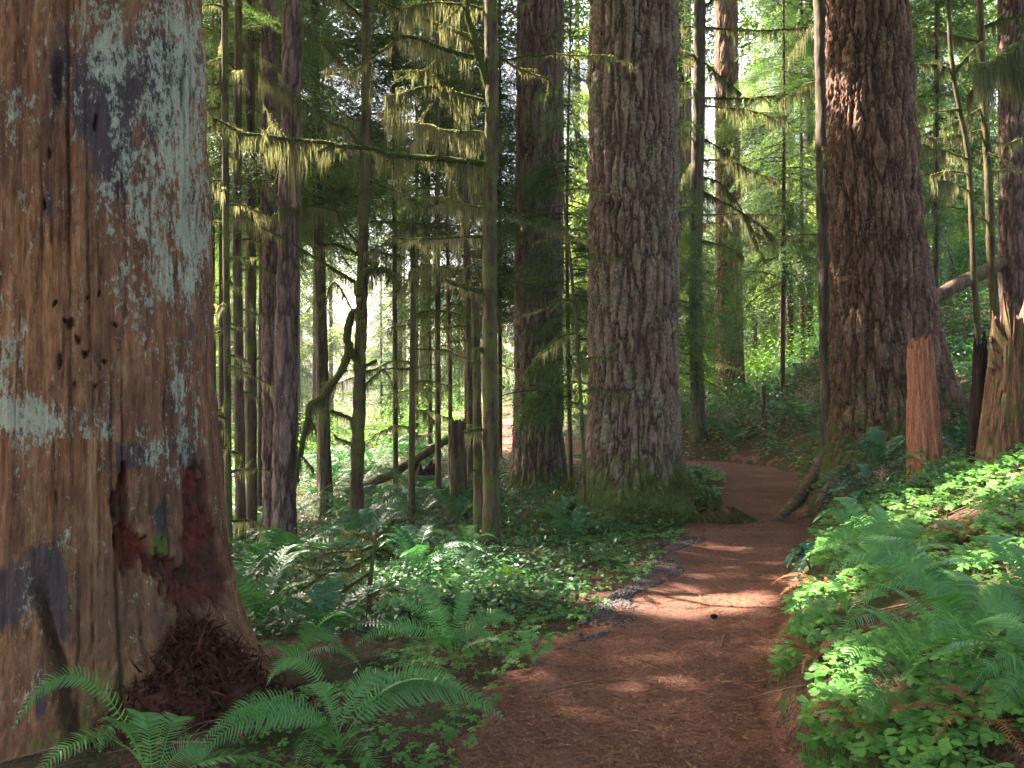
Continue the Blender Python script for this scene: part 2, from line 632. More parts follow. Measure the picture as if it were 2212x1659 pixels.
# the large fir standing left of the trail
T_main = big_fir('fir_tree', 'broad grey-brown furrowed fir trunk with mossy flared roots, at left edge of the trail', (1.50, 10.95, -.08), (1.50, 10.95), .585, .56, M['fir_a'],
        .24, .5, [(-.35, .85, 8, .36), (-1.4, .3, 6, .45), (3.6, .8, 6, .36), (4.3, .3, 8, .35), (-2.2, .2, 8, .5)], (8.6, .15, .066), 440, .013, 6.7, mossh=.6, mossamp=1.5)
# the large fir on the right bank
T_right = big_fir('fir_tree', 'broad reddish fir trunk on the right bank, wide roots behind the orange stump', (5.25, 12.6, .42), (5.02, 12.6), .66, .57, M['fir_b'],
        .30, .7, [(3.75, .9, 16, .25), (-.12, 1.3, 5, 1.5), (-1.2, .3, 6, .5), (4.6, .4, 8, .4)], (7.4, .15, .072), 440, .014, 7.6, mossh=1.2, mossamp=.75)
M['root'] = m_simplewood('root_bark', [(.3, (.03, .016, .012)), (.5, (.10, .06, .042)), (.7, (.2, .135, .10))], .04)
def root(t, pts, r0, r1):
    P = []
    for (px, py, d) in pts:
        h_ = hit(px, py)
        P.append(h_ + np.array([0, 0, d]))
    c = smooth_curve(P, 40)
    mk('root', tube(c, np.linspace(r0, r1, 40), 18, True, .35, 5), M['root'], t)


root(T_right, [(1800, 965, .06), (1762, 1035, .05), (1722, 1090, .03), (1676, 1130, -.02)], .12, .07)
root(T_right, [(1840, 990, .0), (1800, 1050, .02), (1765, 1100, .0)], .12, .06)
# the fir behind, between the slim mossy tree and the large fir
b = hit(1172, 1085)
T_c = big_fir('fir_tree', 'purplish-brown fir trunk set back between the slim mossy tree and the grey fir', (b[0], 15.6, gz(b[0], 15.6)), (W(1168, 300, 15.6)[0], 15.6), .45, .425, M['fir_c'],
        .12, .5, [(-.3, .35, 8, .5), (3.6, .3, 8, .5), (-1.5, .2, 8, .4)], (8, .15, .05), 260, .02, 8.8, mossh=.6)
# more distant firs
def mid_fir(label, px0, py0, w0, px1, w1, mat, Y=None, top=9., ridge=(8, .2, .035), nth=120, res=.04, flare=.1, lobes=()):
    if Y is None:
        bb = hit(px0, py0)
    else:
        x = (px0 - 1106) / F * Y
        bb = np.array([x, Y, gz(x, Y)])
    Y = bb[1]
    zt = EYE + 829.5 / F * Y + .4
    return big_fir('fir_tree', label, tuple(bb), (W(px1, 0, Y)[0], Y), w0 / 2 * Y / F, w1 / 2 * Y / F, mat, flare, .4, lobes, ridge, nth, res, zt, mossh=.5, mossamp=.6)


mid_fir('distant furrowed fir trunk behind the slim grey tree, above the trail bend', 1577, 868, 62, 1568, 50, M['fir_b'], Y=24, flare=.16, lobes=[(-.2, .3, 6, .5)], nth=150)
mid_fir('tall dark fir trunk at the right edge of the photo behind the leaning saplings', 2200, 640, 78, 2190, 66, M['fir_c'], Y=17, nth=150)
mid_fir('dark purple fir trunk, left one of the touching pair right of the big snag', 590, 1190, 48, 580, 38, M['fir_c'], Y=12.2, nth=130, res=.03)
mid_fir('leaning reddish fir trunk, right one of the touching pair right of the big snag', 612, 1222, 58, 634, 46, M['fir_c'], Y=11.2, nth=150, res=.028, flare=.05)
mid_fir('narrow dark fir trunk with kinked flared foot in front of the bright clearing', 704, 1115, 32, 676, 17, M['slim'], Y=15.0, nth=60, res=.05, flare=.04, lobes=[(0, .12, 4, .4)], ridge=(14, .15, .012))


# ------------------------------------------------------------------ mossy branches
MOSSL = 1.5


def moss_on(curve, rad, mlen, dens, rng, fuzz=1.0, w=.012):
    seg = np.linalg.norm(np.diff(curve, axis=0), axis=1)
    Lc = seg.sum()
    cum = np.concatenate([[0], np.cumsum(seg)])
    out = []
    n = int(Lc * dens * 1.8)
    w = w * .6
    if n and mlen > 0:
        s = rng.uniform(0, Lc, n)
        c = np.stack([np.interp(s, cum, curve[:, k]) for k in range(3)], 1)
        ph = rng.uniform(0, 99)
        cl = np.clip(.62 + 1.7 * perlin(np.stack([s * 1.6 + ph, s * 0, s * 0], 1)) + 1.1 * perlin(np.stack([s * 9 + ph, s * 0, s * 0], 1)), .06, 1.6)
        r = np.interp(s, cum, np.broadcast_to(rad, (len(curve),)))
        c[:, :2] += rng.normal(0, 1, (n, 2)) * (r * .5)[:, None]
        c[:, 2] -= r * .3
        L = mlen * MOSSL * cl * rng.uniform(.25, 1, n) ** 1.3
        d = np.tile([0, 0, -1.], (n, 1)) + rng.normal(0, .06, (n, 3))
        d /= np.linalg.norm(d, axis=1)[:, None]
        out += ribbons(c, d, L, rng.uniform(.5, 1.5, n) * w, rng, 3, .05)
    n = int(Lc * 420 * fuzz)
    if n:
        s = rng.uniform(0, Lc, n)
        c = np.stack([np.interp(s, cum, curve[:, k]) for k in range(3)], 1)
        r = np.interp(s, cum, np.broadcast_to(rad, (len(curve),)))
        d = rng.normal(0, 1, (n, 3))
        d /= np.linalg.norm(d, axis=1)[:, None]
        c = c + d * (r * .85)[:, None]
        out += ribbons(c, d, rng.uniform(.012, .035, n), rng.uniform(.004, .010, n), rng, 1, .1, .4)
    return out


def add_branch(t, ctrl, r0, r1, mlen=.2, dens=120, rng=RNG, fuzz=1.0, twigs=3, wig=.02, mat=None, w=.012):
    ln = np.linalg.norm(np.diff(np.asarray(ctrl), axis=0), axis=1).sum()
    n = max(8, int(ln / .05))
    c = smooth_curve(ctrl, n)
    nz = np.stack([perlin(c * 5 + 3), perlin(c * 5 + 33), perlin(c * 5 + 63)], 1) * wig
    nz *= np.linspace(0, 1, n)[:, None] ** .5
    c = c + nz
    rad = np.linspace(r0, r1, n)
    g = tube(c, rad, 7, True, .35, 22)
    ms = moss_on(c, rad, mlen, dens, rng, fuzz, w)
    T = np.gradient(c, axis=0)
    T /= np.linalg.norm(T, axis=1)[:, None]
    for k in range(twigs):
        i = rng.integers(int(n * .25), n - 1)
        d = T[i] + rng.normal(0, .55, 3)
        d[2] += .1
        d /= np.linalg.norm(d)
        L = rng.uniform(.15, .5) * min(1, ln)
        tc = c[i] + d * np.linspace(0, L, 7)[:, None] + np.array([0, 0, -.12]) * (np.linspace(0, 1, 7) ** 2)[:, None] * L
        g += tube(tc, np.linspace(max(.004, rad[i] * .4), .0025, 7), 4, False)
        ms += moss_on(tc, .004, mlen * .6, dens * .8, rng, fuzz * .4, w)
    br = mk('branch', g, mat or M['moss_green'], t)
    if ms:
        mm = mk('hanging_moss', ms, M['moss'] if mlen > .06 else M['moss_green'], None, smooth=False)
        mm.parent = br
    return br


def px_branch(t, pts, Y0, dY, *a, **k):
    n = len(pts)
    pts = [W(p[0], p[1], Y0 + dY * i / (n - 1)) for i, p in enumerate(pts)]
    return add_branch(t, pts, *a, **k)


def slim_tree(name, label, pts, Y, w, mat, group=None, cat='tree', to_ground=True, nth=26, res=.05, lump=.1):
    """pts: [(px,py)...] from the foot up; w: [px width foot, px width top]."""
    bx = (pts[0][0] - 1106) / F * Y
    z0 = gz(bx, Y)
    t = thing(name, (bx, Y, z0), label, cat, group)
    P = [W(p[0], p[1], Y) for p in pts]
    if to_ground:
        P = [np.array([bx, Y, z0 - .3])] + [p for p in P if p[2] > z0 + .15]
    P = np.array(P)
    n = max(12, int((P[-1, 2] - P[0, 2]) / res))
    c = smooth_curve(P, n)
    zz = (c[:, 2] - c[0, 2]) / (c[-1, 2] - c[0, 2])
    rad = (w[0] * (1 - zz) + w[1] * zz) / 2 * Y / F
    rad = rad * (1 + .35 * np.exp(-(c[:, 2] - z0).clip(0) / .18))
    g = tube(c, rad, nth, True, lump, 5, RNG.uniform(0, 50))
    mk('trunk', g, mat, t)
    t['_c'] = 0
    del t['_c']
    return t, c, rad


def random_branches(t, c, rad, n, zr, Lr, mlen, dens, rng, up=.0, side=None, fuzz=.5, r=.012, w=.012, twigs=2):
    zs = np.linspace(zr[0], zr[1], n) + rng.uniform(-.1, .1, n)
    for z in zs:
        i = int(np.argmin(np.abs(c[:, 2] - z)))
        az = rng.uniform(0, 2 * PI) if side is None else side + rng.normal(0, .7)
        L = rng.uniform(*Lr)
        d = np.array([math.cos(az), math.sin(az), 0])
        drop = rng.uniform(-.35, .1) + up
        P = [c[i], c[i] + d * L * .35 + np.array([0, 0, L * .35 * (drop + .15)]), c[i] + d * L * .7 + np.array([0, 0, L * .7 * drop]),
             c[i] + d * L + np.array([rng.normal(0, .05), 0, L * (drop - .08)])]
        add_branch(t, P, r * rng.uniform(.7, 1.4), .004, mlen * rng.uniform(.5, 1.3), dens, rng, fuzz, twigs, .04, w=w)


# slim mossy tree in the middle, the one with the great horizontal limb
YK = 9.2
tK, cK, rK = slim_tree('mossy_tree', 'slim straight mossy tree with long moss-draped limb reaching left, in the middle', [(1063, 1190), (1060, 1000), (1058, 700), (1057, 500), (1062, 300), (1063, 150), (1060, 0), (1058, -400), (1056, -900)],
                       YK, (36, 24), M['slim_mossy'], nth=40, res=.03, lump=.16)
B = lambda pts, dY, r0, r1, ml, **k: px_branch(tK, pts, YK, dY, r0, r1, ml, **k)
B([(1048, 355), (948, 344), (879, 338), (838, 336), (805, 324), (746, 316), (713, 311), (625, 300), (581, 294), (507, 281), (456, 254)], -1.0, .034, .010, .30, dens=320, fuzz=1.6, twigs=10)
B([(713, 311), (700, 298), (691, 290)], -.2, .016, .008, .06, dens=100)
B([(1042, 285), (967, 283), (930, 272), (893, 267), (838, 274)], .3, .016, .006, .34, dens=380)
B([(1044, 217), (985, 200), (923, 188), (875, 200), (834, 206)], .2, .018, .006, .34, dens=380)
B([(1059, 199), (1037, 129), (1022, 74), (1011, 29), (1005, -40)], -.1, .042, .028, .05, dens=60, fuzz=1.5)
B([(1024, 124), (959, 107), (912, 86), (871, 79), (831, 107), (798, 129), (761, 162)], -.5, .026, .006, .22, dens=260)
B([(1018, 80), (948, 55), (897, 33), (831, 7), (800, -20)], .3, .024, .008, .25, dens=280)
B([(960, 110), (930, 143), (890, 162), (849, 176)], .3, .012, .005, .18, dens=280)
B([(1044, 511), (985, 512), (930, 515), (860, 517)], -.3, .017, .008, .17, dens=330)
B([(1074, 136), (1103, 127), (1169, 119), (1246, 118), (1330, 125)], -.5, .013, .005, .12, dens=200)
B([(1074, 118), (1110, 143), (1154, 162), (1184, 169), (1188, 191), (1176, 221)], .1, .014, .007, .08, dens=150)
B([(1070, 278), (1095, 274)], -.1, .014, .010, .18, dens=260, twigs=0)
B([(1044, 629), (1005, 620), (985, 612), (963, 608)], -.35, .030, .026, .12, dens=240, fuzz=3, twigs=0)
B([(1040, 928), (1020, 930), (1005, 936)], -.2, .022, .016, .13, dens=200, fuzz=3, twigs=0)
B([(1040, 755), (1026, 758), (1024, 785)], -.25, .030, .022, .14, dens=240, fuzz=3, twigs=0)
B([(1044, 450), (1000, 440), (960, 425), (900, 430)], .4, .012, .005, .16, dens=220)
B([(1044, 560), (990, 585), (930, 570), (880, 590)], .5, .012, .005, .17, dens=220)
B([(1074, 455), (1130, 475), (1200, 500), (1255, 520)], -.6, .011, .004, .10, dens=160)
B([(1074, 600), (1140, 612), (1215, 606)], -.4, .013, .007, .06, dens=160)
B([(1044, 20), (1000, 10), (930, 5), (860, 25)], -.2, .014, .005, .25, dens=260)
B([(1074, 30), (1100, 20), (1130, 5)], -.2, .010, .005, .18, dens=200)

# second mossy tree, with the looped limb
YL = 11.4
tL, cL, rL = slim_tree('mossy_tree', 'mossy tree with a thick looping moss-covered limb hanging down its left side', [(768, 1165), (772, 1000), (776, 850), (780, 700), (785, 500), (790, 300), (792, 100), (793, -100), (793, -600)],
                       YL, (31, 13), M['slim_mossy'], nth=34, res=.035, lump=.2)
B = lambda pts, dY, r0, r1, ml, **k: px_branch(tL, pts, YL, dY, r0, r1, ml, **k)
B([(785, 800), (765, 770), (750, 733), (757, 689), (772, 668), (785, 690)], -.3, .052, .045, .10, dens=160, fuzz=4, twigs=0, wig=.03)
B([(755, 740), (748, 775), (728, 814), (698, 855), (669, 877), (662, 910), (651, 965), (640, 1030)], -.4, .058, .020, .34, dens=420, fuzz=4, twigs=5)
B([(790, 560), (812, 575), (787, 590), (776, 608), (775, 640)], -.4, .045, .05, .08, dens=200, fuzz=4, twigs=0)
B([(790, 590), (831, 583), (850, 600), (860, 630)], -.4, .045, .04, .22, dens=300, fuzz=4, twigs=2)
B([(776, 176), (728, 125), (687, 88), (650, 50)], -.3, .022, .008, .20, dens=220, twigs=5)
B([(787, 40), (746, 7), (700, -30)], -.2, .02, .008, .2, dens=200)
B([(776, 313), (746, 276), (706, 261), (662, 224), (610, 191), (555, 151)], -.6, .028, .006, .26, dens=260, twigs=6)
B([(780, 262), (746, 250), (717, 217)], -.2, .014, .006, .16, dens=200)
B([(772, 526), (739, 485), (720, 452), (654, 449), (600, 452)], -.4, .018, .006, .22, dens=260, twigs=5)
B([(770, 612), (713, 577), (654, 540), (606, 511), (562, 489), (507, 452)], -.6, .024, .006, .2, dens=220, twigs=6)
B([(800, 392), (857, 415), (893, 437)], -.3, .014, .006, .16, dens=200)
B([(800, 408), (845, 449), (868, 467)], .2, .013, .006, .12, dens=160)
B([(800, 478), (912, 482), (1004, 489)], -.2, .015, .006, .18, dens=300, twigs=5)
B([(772, 548), (728, 530), (691, 530)], -.2, .02, .012, .16, dens=220)
B([(798, 540), (838, 548), (875, 555)], .2, .018, .010, .2, dens=240)
B([(776, 700), (745, 640), (720, 610), (700, 660)], .3, .012, .005, .16, dens=160)
B([(760, 905), (730, 892), (715, 890)], -.2, .022, .015, .16, dens=200, fuzz=3, twigs=1)
B([(762, 960), (735, 950), (722, 940)], -.2, .018, .012, .12, dens=200, fuzz=2, twigs=1)
B([(785, 790), (800, 785), (812, 780)], -.2, .02, .02, .16, dens=200, fuzz=2, twigs=0)
B([(790, 830), (830, 800), (855, 850), (862, 890)], -.1, .01, .004, .14, dens=200)

rngb = np.random.default_rng(21)
def slim(label, pts, Y, w, mat, nb=10, zr=(1.5, 6), Lr=(.4, 1.3), ml=.16, dens=110, name='mossy_tree', group=None, **k):
    t, c, r = slim_tree(name, label, pts, Y, w, mat, group, **k)
    if nb:
        random_branches(t, c, r, nb, (max(zr[0], c[0, 2]), min(zr[1], c[-1, 2])), Lr, ml, dens, rngb)
    return t, c, r


slim('thin dead mossy trunk with splintered pale top, right of the looped-limb tree', [(888, 1119), (891, 800), (893, 600), (890, 530), (893, 480)], 11.8, (16, 11), M['slim_mossy'], 16, (.8, 3.6), (.3, 1.2), .2, 170)
slim('thin bare trunk behind, between the splintered dead trunk and the short thick stub', [(947, 1075), (946, 850), (945, 560), (945, 200), (944, -200)], 15., (13, 10), M['slim'], 16, (1.4, 8), (.4, 1.6), .2, 110)
slim('very thin pole rising behind the short thick stub', [(973, 1030), (972, 800), (968, 600), (966, 300)], 15.5, (10, 7), M['slim'], 10, (2, 6), (.3, 1.2), .2, 110)
slim('thin trunk with red-brown bark just left of the slim straight mossy tree', [(1016, 1060), (1015, 800), (1010, 600), (1008, 200), (1005, -200)], 13.5, (16, 11), M['slim'], 12, (2, 8), (.4, 1.4), .2, 110)
slim('mossy half-hidden trunk touching the left side of the slim straight mossy tree', [(1033, 1110), (1031, 900), (1026, 640), (1026, 610)], 10.4, (22, 17), M['slim_mossy'], 3, (.6, 2.2), (.15, .4), .1, 90)
slim('mossy trunk with ladder of short drooping branches beside the big snag', [(494, 1210), (492, 900), (488, 500), (486, 100), (485, -300)], 9.0, (16, 13), M['slim_mossy'], 26, (.3, 5.4), (.15, .5), .14, 170)
slim('dark narrow trunk, second to the right of the big snag', [(521, 1200), (517, 900), (512, 500), (515, 0), (515, -200)], 11.5, (23, 15), M['slim'], 18, (.6, 6), (.3, .8), .15, 110)
slim('brown narrow trunk, third to the right of the big snag', [(543, 1205), (543, 900), (541, 500), (540, 0), (540, -200)], 12.4, (25, 17), M['slim'], 12, (2, 6.5), (.3, .9), .15, 110)
slim('thin leaning mossy sapling bowed in front of the purplish fir', [(1262, 1020), (1252, 820), (1237, 620), (1217, 430), (1205, 360)], 10.2, (10, 5), M['slim_mossy'], 7, (1.4, 3.8), (.3, .9), .12, 150)
slim('pale knobbly slim trunk close to the left side of the reddish fir', [(1796, 985), (1790, 850), (1783, 600), (1778, 350), (1772, 0), (1768, -300)], 14.3, (35, 25), M['slim_grey'], 12, (2, 7.5), (.3, 1.2), .22, 130, lump=.16)
tS, cS, rS = slim_tree('mossy_tree', 'straight slim grey tree with level mossy branches to the right, past the trail bend', [(1511, 968), (1506, 850), (1502, 600), (1506, 400), (1510, 200), (1512, 0), (1513, -300)], 19.5, (32, 22), M['slim_grey'], nth=30)
B = lambda pts, dY, r0, r1, ml, **k: px_branch(tS, pts, 19.5, dY, r0, r1, ml, **k)
for pts in ([(1511, 58), (1620, 66), (1742, 60)], [(1506, 121), (1548, 158), (1603, 204)], [(1511, 211), (1600, 212), (1687, 206), (1750, 196)],
            [(1511, 227), (1631, 241), (1710, 278)], [(1515, 297), (1557, 320), (1580, 322)], [(1511, 346), (1580, 350), (1678, 394)],
            [(1511, 410), (1603, 459), (1678, 515)], [(1511, 464), (1600, 462), (1692, 464)], [(1511, 519), (1560, 530), (1608, 554)],
            [(1511, 380), (1560, 400), (1612, 470), (1640, 540)], [(1500, 120), (1470, 112)], [(1500, 210), (1465, 215)], [(1500, 300), (1460, 292)],
            [(1498, 400), (1462, 420)], [(1498, 520), (1462, 505)], [(1505, 60), (1470, 55)], [(1510, 20), (1560, -10), (1620, -30)]):
    B(pts, RNG.uniform(-1, .6), .025, .007, .30, dens=190, fuzz=.5, w=.022, twigs=4)
random_branches(tS, cS, rS, 10, (2, 9), (.5, 2), .25, 90, rngb, w=.02)

# saplings with lit moss at the right edge
t1, c1, r1_ = slim_tree('mossy_tree', 'slender sapling with sunlit mossy branches, left of the leaning pair at right edge', [(2112, 720), (2104, 600), (2098, 450), (2090, 325), (2072, 230), (2058, 150), (2050, 40), (2045, -150)], 13.0, (15, 8), M['slim_mossy'])
for pts in ([(2095, 345), (2040, 325), (1993, 322)], [(2095, 413), (2060, 396), (2025, 390)], [(2100, 375), (2044, 371), (2010, 380)], [(2090, 322), (2130, 330), (2180, 350)], [(2075, 235), (2030, 240), (1990, 228)],
            [(2058, 150), (2020, 140), (1985, 138)], [(2060, 160), (2090, 120), (2120, 90)]):
    px_branch(t1, pts, 13, RNG.uniform(-.6, .3), .014, .005, .2, dens=260, fuzz=1, twigs=3, w=.016)
t2, c2, r2_ = slim_tree('mossy_tree', 'thicker leaning sapling, right of the pair in front of the edge fir', [(2150, 690), (2141, 560), (2138, 450), (2132, 325), (2124, 200), (2118, 60), (2110, -150)], 14.2, (20, 14), M['slim_mossy'])
for pts in ([(2132, 371), (2170, 368), (2212, 372), (2260, 380)], [(2125, 230), (2080, 255), (2040, 275)], [(2130, 300), (2165, 310), (2205, 300)], [(2138, 480), (2110, 470), (2085, 475)], [(2120, 90), (2070, 80), (2020, 62)],
            [(2120, 60), (2170, 40), (2230, 30)], [(2128, 280), (2080, 290), (2010, 300)]):
    px_branch(t2, pts, 14.2, RNG.uniform(-.6, .3), .016, .005, .22, dens=240, fuzz=1, twigs=3, w=.016)
# tree just out of frame on the right whose heavy mossy limb hangs into the corner
t3, c3, r3_ = slim_tree('mossy_tree', 'dark heavy moss-hung limb reaching in from the top right corner', [(2420, 1000), (2400, 400), (2390, 0), (2380, -300)], 7.6, (70, 55), M['slim_mossy'], nth=30)
px_branch(t3, [(2395, 40), (2300, 70), (2212, 95), (2160, 125), (2108, 160)], 7.6, -.6, .055, .016, .36, dens=1300, fuzz=4, twigs=9, w=.014)
px_branch(t3, [(2300, 72), (2250, 140), (2190, 150)], 7.4, -.2, .03, .010, .30, dens=1000, fuzz=2, twigs=3)

# ------------------------------------------------------------------ the great snag at left
def in_poly(x, y, poly):
    c = np.zeros(x.shape, bool)
    n = len(poly)
    for i in range(n):
        x0, y0 = poly[i]
        x1, y1 = poly[(i + 1) % n]
        if y0 == y1: continue
        m = ((y0 > y) != (y1 > y)) & (x < (x1 - x0) * (y - y0) / (y1 - y0) + x0)
        c ^= m
    return c


def build_snag():
    bx, by = -2.42, 5.05
    bz = gz(bx, by)
    t = thing('snag', (bx, by, bz), 'huge weathered orange-brown barkless snag with pale lichen, at left edge', 'dead tree')
    zs = np.concatenate([np.arange(bz - .4, 4.1, .0085), np.linspace(4.3, 14, 12)])
    V, Fq, at, (TH, Z, R) = trunk_grid([(bx + .02, by, bz - .4), (bx, by, bz), (bx - .05, by, 4), (bx - .1, by, 14)], [.74, .74, .655, .55], 620, zs, .14, .45,
                                       [(-.30, 1.15, 4.5, .46), (.55, .22, 8, .4), (-1.3, .12, 6, .5), (-2.0, .22, 9, .55), (3.0, .3, 6, .5)], None)
    x, y, z = V[:, 0], V[:, 1], V[:, 2]
    th = TH.ravel()
    nx, ny = np.cos(th), np.sin(th)
    c = V.copy(); c[:, 2] *= .07
    # fibre grain, long cracks
    grain = fbm(c * 34, 4, .6)
    crack = np.zeros(len(V))
    rk = np.random.default_rng(66)
    for q in range(150):
        a0 = rk.uniform(PI, 2 * PI + .8)
        zc, hl, dp, wd = rk.uniform(-.1, 4), rk.uniform(.12, .75) * (1 + (q < 14) * 2), rk.uniform(.2, .7), rk.uniform(.0025, .006)
        if q < 14: dp, wd = .9, .008
        cz = a0 + .03 * perlin(np.stack([zs * 1.2 + q, zs * 0, zs * 0], 1)) + .012 * perlin(np.stack([zs * 7 + q, zs * 0 + 5, zs * 0], 1))
        env = np.clip(1 - ((zs - zc) / hl) ** 2, 0, 1) ** .5
        dd_ = (TH - cz[:, None] + PI) % (2 * PI) - PI
        crack = np.maximum(crack, (dp * env[:, None] * np.exp(-(dd_ * .7 / wd) ** 2)).ravel())
    lam = worley(np.stack([V[:, 0] * 9, V[:, 1] * 9, V[:, 2] * 1.3], 1) + .35 * fbm(np.stack([V[:, 0] * 30, V[:, 1] * 30, V[:, 2] * 4], 1), 3)[:, None])
    disp = .012 * (lam[2] - .5) - .006 * sstep(.08, 0, lam[1] - lam[0]) + .010 * grain - .028 * np.clip(crack, 0, 1) + .010 * fbm(V * np.array([3, 3, .5]) + 7, 3)
    px = 1106 + x / y * F
    py = 829.5 - (z - EYE) / y * F
    front = (ny < .25)
    wob = 22 * fbm(V * np.array([9, 9, 5.]) + 2, 4)
    wob2 = 34 * fbm(V * np.array([26, 26, 2.2]) + 12, 4, .65)
    ppx, ppy = px + wob * .5, py + wob2 * 1.2
    rot = in_poly(ppx, ppy, [(243, 1048), (268, 1032), (277, 1105), (292, 1150), (322, 1188), (345, 1215), (392, 1222), (402, 1190), (396, 1120), (398, 1020), (425, 985), (455, 1040), (470, 1150), (480, 1235), (492, 1300),
                                (470, 1330), (440, 1290), (418, 1315), (382, 1325), (352, 1262), (300, 1232), (262, 1200), (245, 1180)]) & front
    rotf = rot.astype(float).reshape(Z.shape)
    # soften one cell
    for _ in range(1):
        rotf = (rotf + np.roll(rotf, 1, 0) + np.roll(rotf, -1, 0) + np.roll(rotf, 1, 1) + np.roll(rotf, -1, 1)) / 5
    rotf = rotf.ravel()
    blocks = fbm(V * np.array([22, 22, 12.]) + 3, 3)
    chip = worley(V * np.array([16, 16, 8.]) + .1 * fbm(V * 20, 2)[:, None])
    disp = disp - rotf * (.050 + .018 * blocks + .03 * (chip[2] - .5))
    # big seam low at the left and loose slab
    seam = sstep(26, 4, np.abs(px - (92 + (py - 1300) * .22) + wob * .5)) * sstep(1180, 1350, py) * front
    disp = disp - .06 * seam
    # small knots and holes
    hole = np.zeros(len(V))
    for hx, hy, hr, hv in [(125, 175, 14, 60), (150, 700, 11, 14), (170, 735, 9, 10), (140, 690, 6, 8), (185, 760, 7, 9), (120, 660, 5, 8), (128, 780, 6, 20), (395, 190, 6, 50), (205, 262, 5, 20), (215, 640, 4, 6), (250, 700, 4, 6), (190, 640, 4, 5),
                           (225, 780, 4, 5), (370, 170, 5, 18), (95, 450, 5, 12), (160, 835, 4, 6), (205, 830, 4, 6), (105, 330, 3, 15)]:
        hole = np.maximum(hole, sstep(1.2, .5, np.hypot((px - hx + wob * .15) / hr, (py - hy + wob2 * .3) / hv)) * front)
    disp = disp - .035 * hole
    V[:, 0] += nx * disp
    V[:, 1] += ny * disp

    def blobs(lst):
        m = np.zeros(len(V))
        for a, b_, ra, rb, s in lst:
            m = m + s * np.exp(-(((px - a) / ra) ** 2 + ((py - b_) / rb) ** 2))
        return m * front
    lichen = blobs([(330, 60, 130, 120, .75), (400, 300, 55, 330, .75), (290, 420, 90, 150, .6), (330, 250, 100, 160, .5), (230, 120, 60, 90, .45), (200, 60, 40, 60, .3), (420, 500, 40, 180, .6), (340, 560, 90, 110, .5), (300, 700, 60, 60, .35), (70, 200, 50, 120, .25), (60, 300, 60, 200, .15),
                    (10, 790, 45, 130, .85), (60, 930, 50, 80, .6), (100, 900, 120, 40, .9), (190, 930, 60, 30, .5), (330, 960, 70, 55, .7), (400, 920, 35, 120, .6), (375, 800, 50, 80, .35), (62, 1290, 16, 70, .7), (60, 1420, 10, 70, .6), (20, 900, 40, 50, .6), (95, 420, 16, 60, .3), (160, 620, 20, 30, .3)])
    dark = blobs([(235, 330, 60, 100, .5), (350, 250, 60, 200, .45), (170, 150, 60, 90, .4), (420, 700, 30, 200, .4), (245, 190, 70, 70, .8), (215, 240, 45, 60, .7), (125, 150, 14, 70, .9), (250, 380, 40, 70, .5), (385, 170, 30, 80, .6), (330, 130, 50, 60, .5), (110, 440, 20, 60, .5), (290, 990, 60, 40, .8), (400, 980, 35, 70, .6),
                  (105, 1240, 45, 70, 1.2), (20, 1290, 45, 90, 1.0), (130, 1330, 30, 60, .8), (350, 1130, 22, 50, .8), (90, 1500, 12, 80, .9), (200, 880, 20, 50, .3), (300, 30, 200, 300, .15)])
    moss = blobs([(345, 1182, 24, 30, 1.3), (230, 1500, 130, 90, .55), (160, 1620, 120, 60, .7), (480, 1420, 70, 60, .5), (320, 1340, 70, 60, .28), (560, 1480, 60, 40, .6)])
    grey = blobs([(200, 1300, 200, 260, .5), (430, 1380, 100, 150, .5), (320, 1090, 60, 60, .4)])
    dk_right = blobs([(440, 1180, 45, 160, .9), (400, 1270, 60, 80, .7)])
    mk('trunk', [(V, Fq)], m_snag(), t, attrs={'lichen': lichen, 'dark': dark, 'rot': rotf, 'moss': moss, 'crack': np.clip(crack + seam, 0, 1), 'hole': hole, 'grey': grey, 'brown': dk_right})
    return t, bz


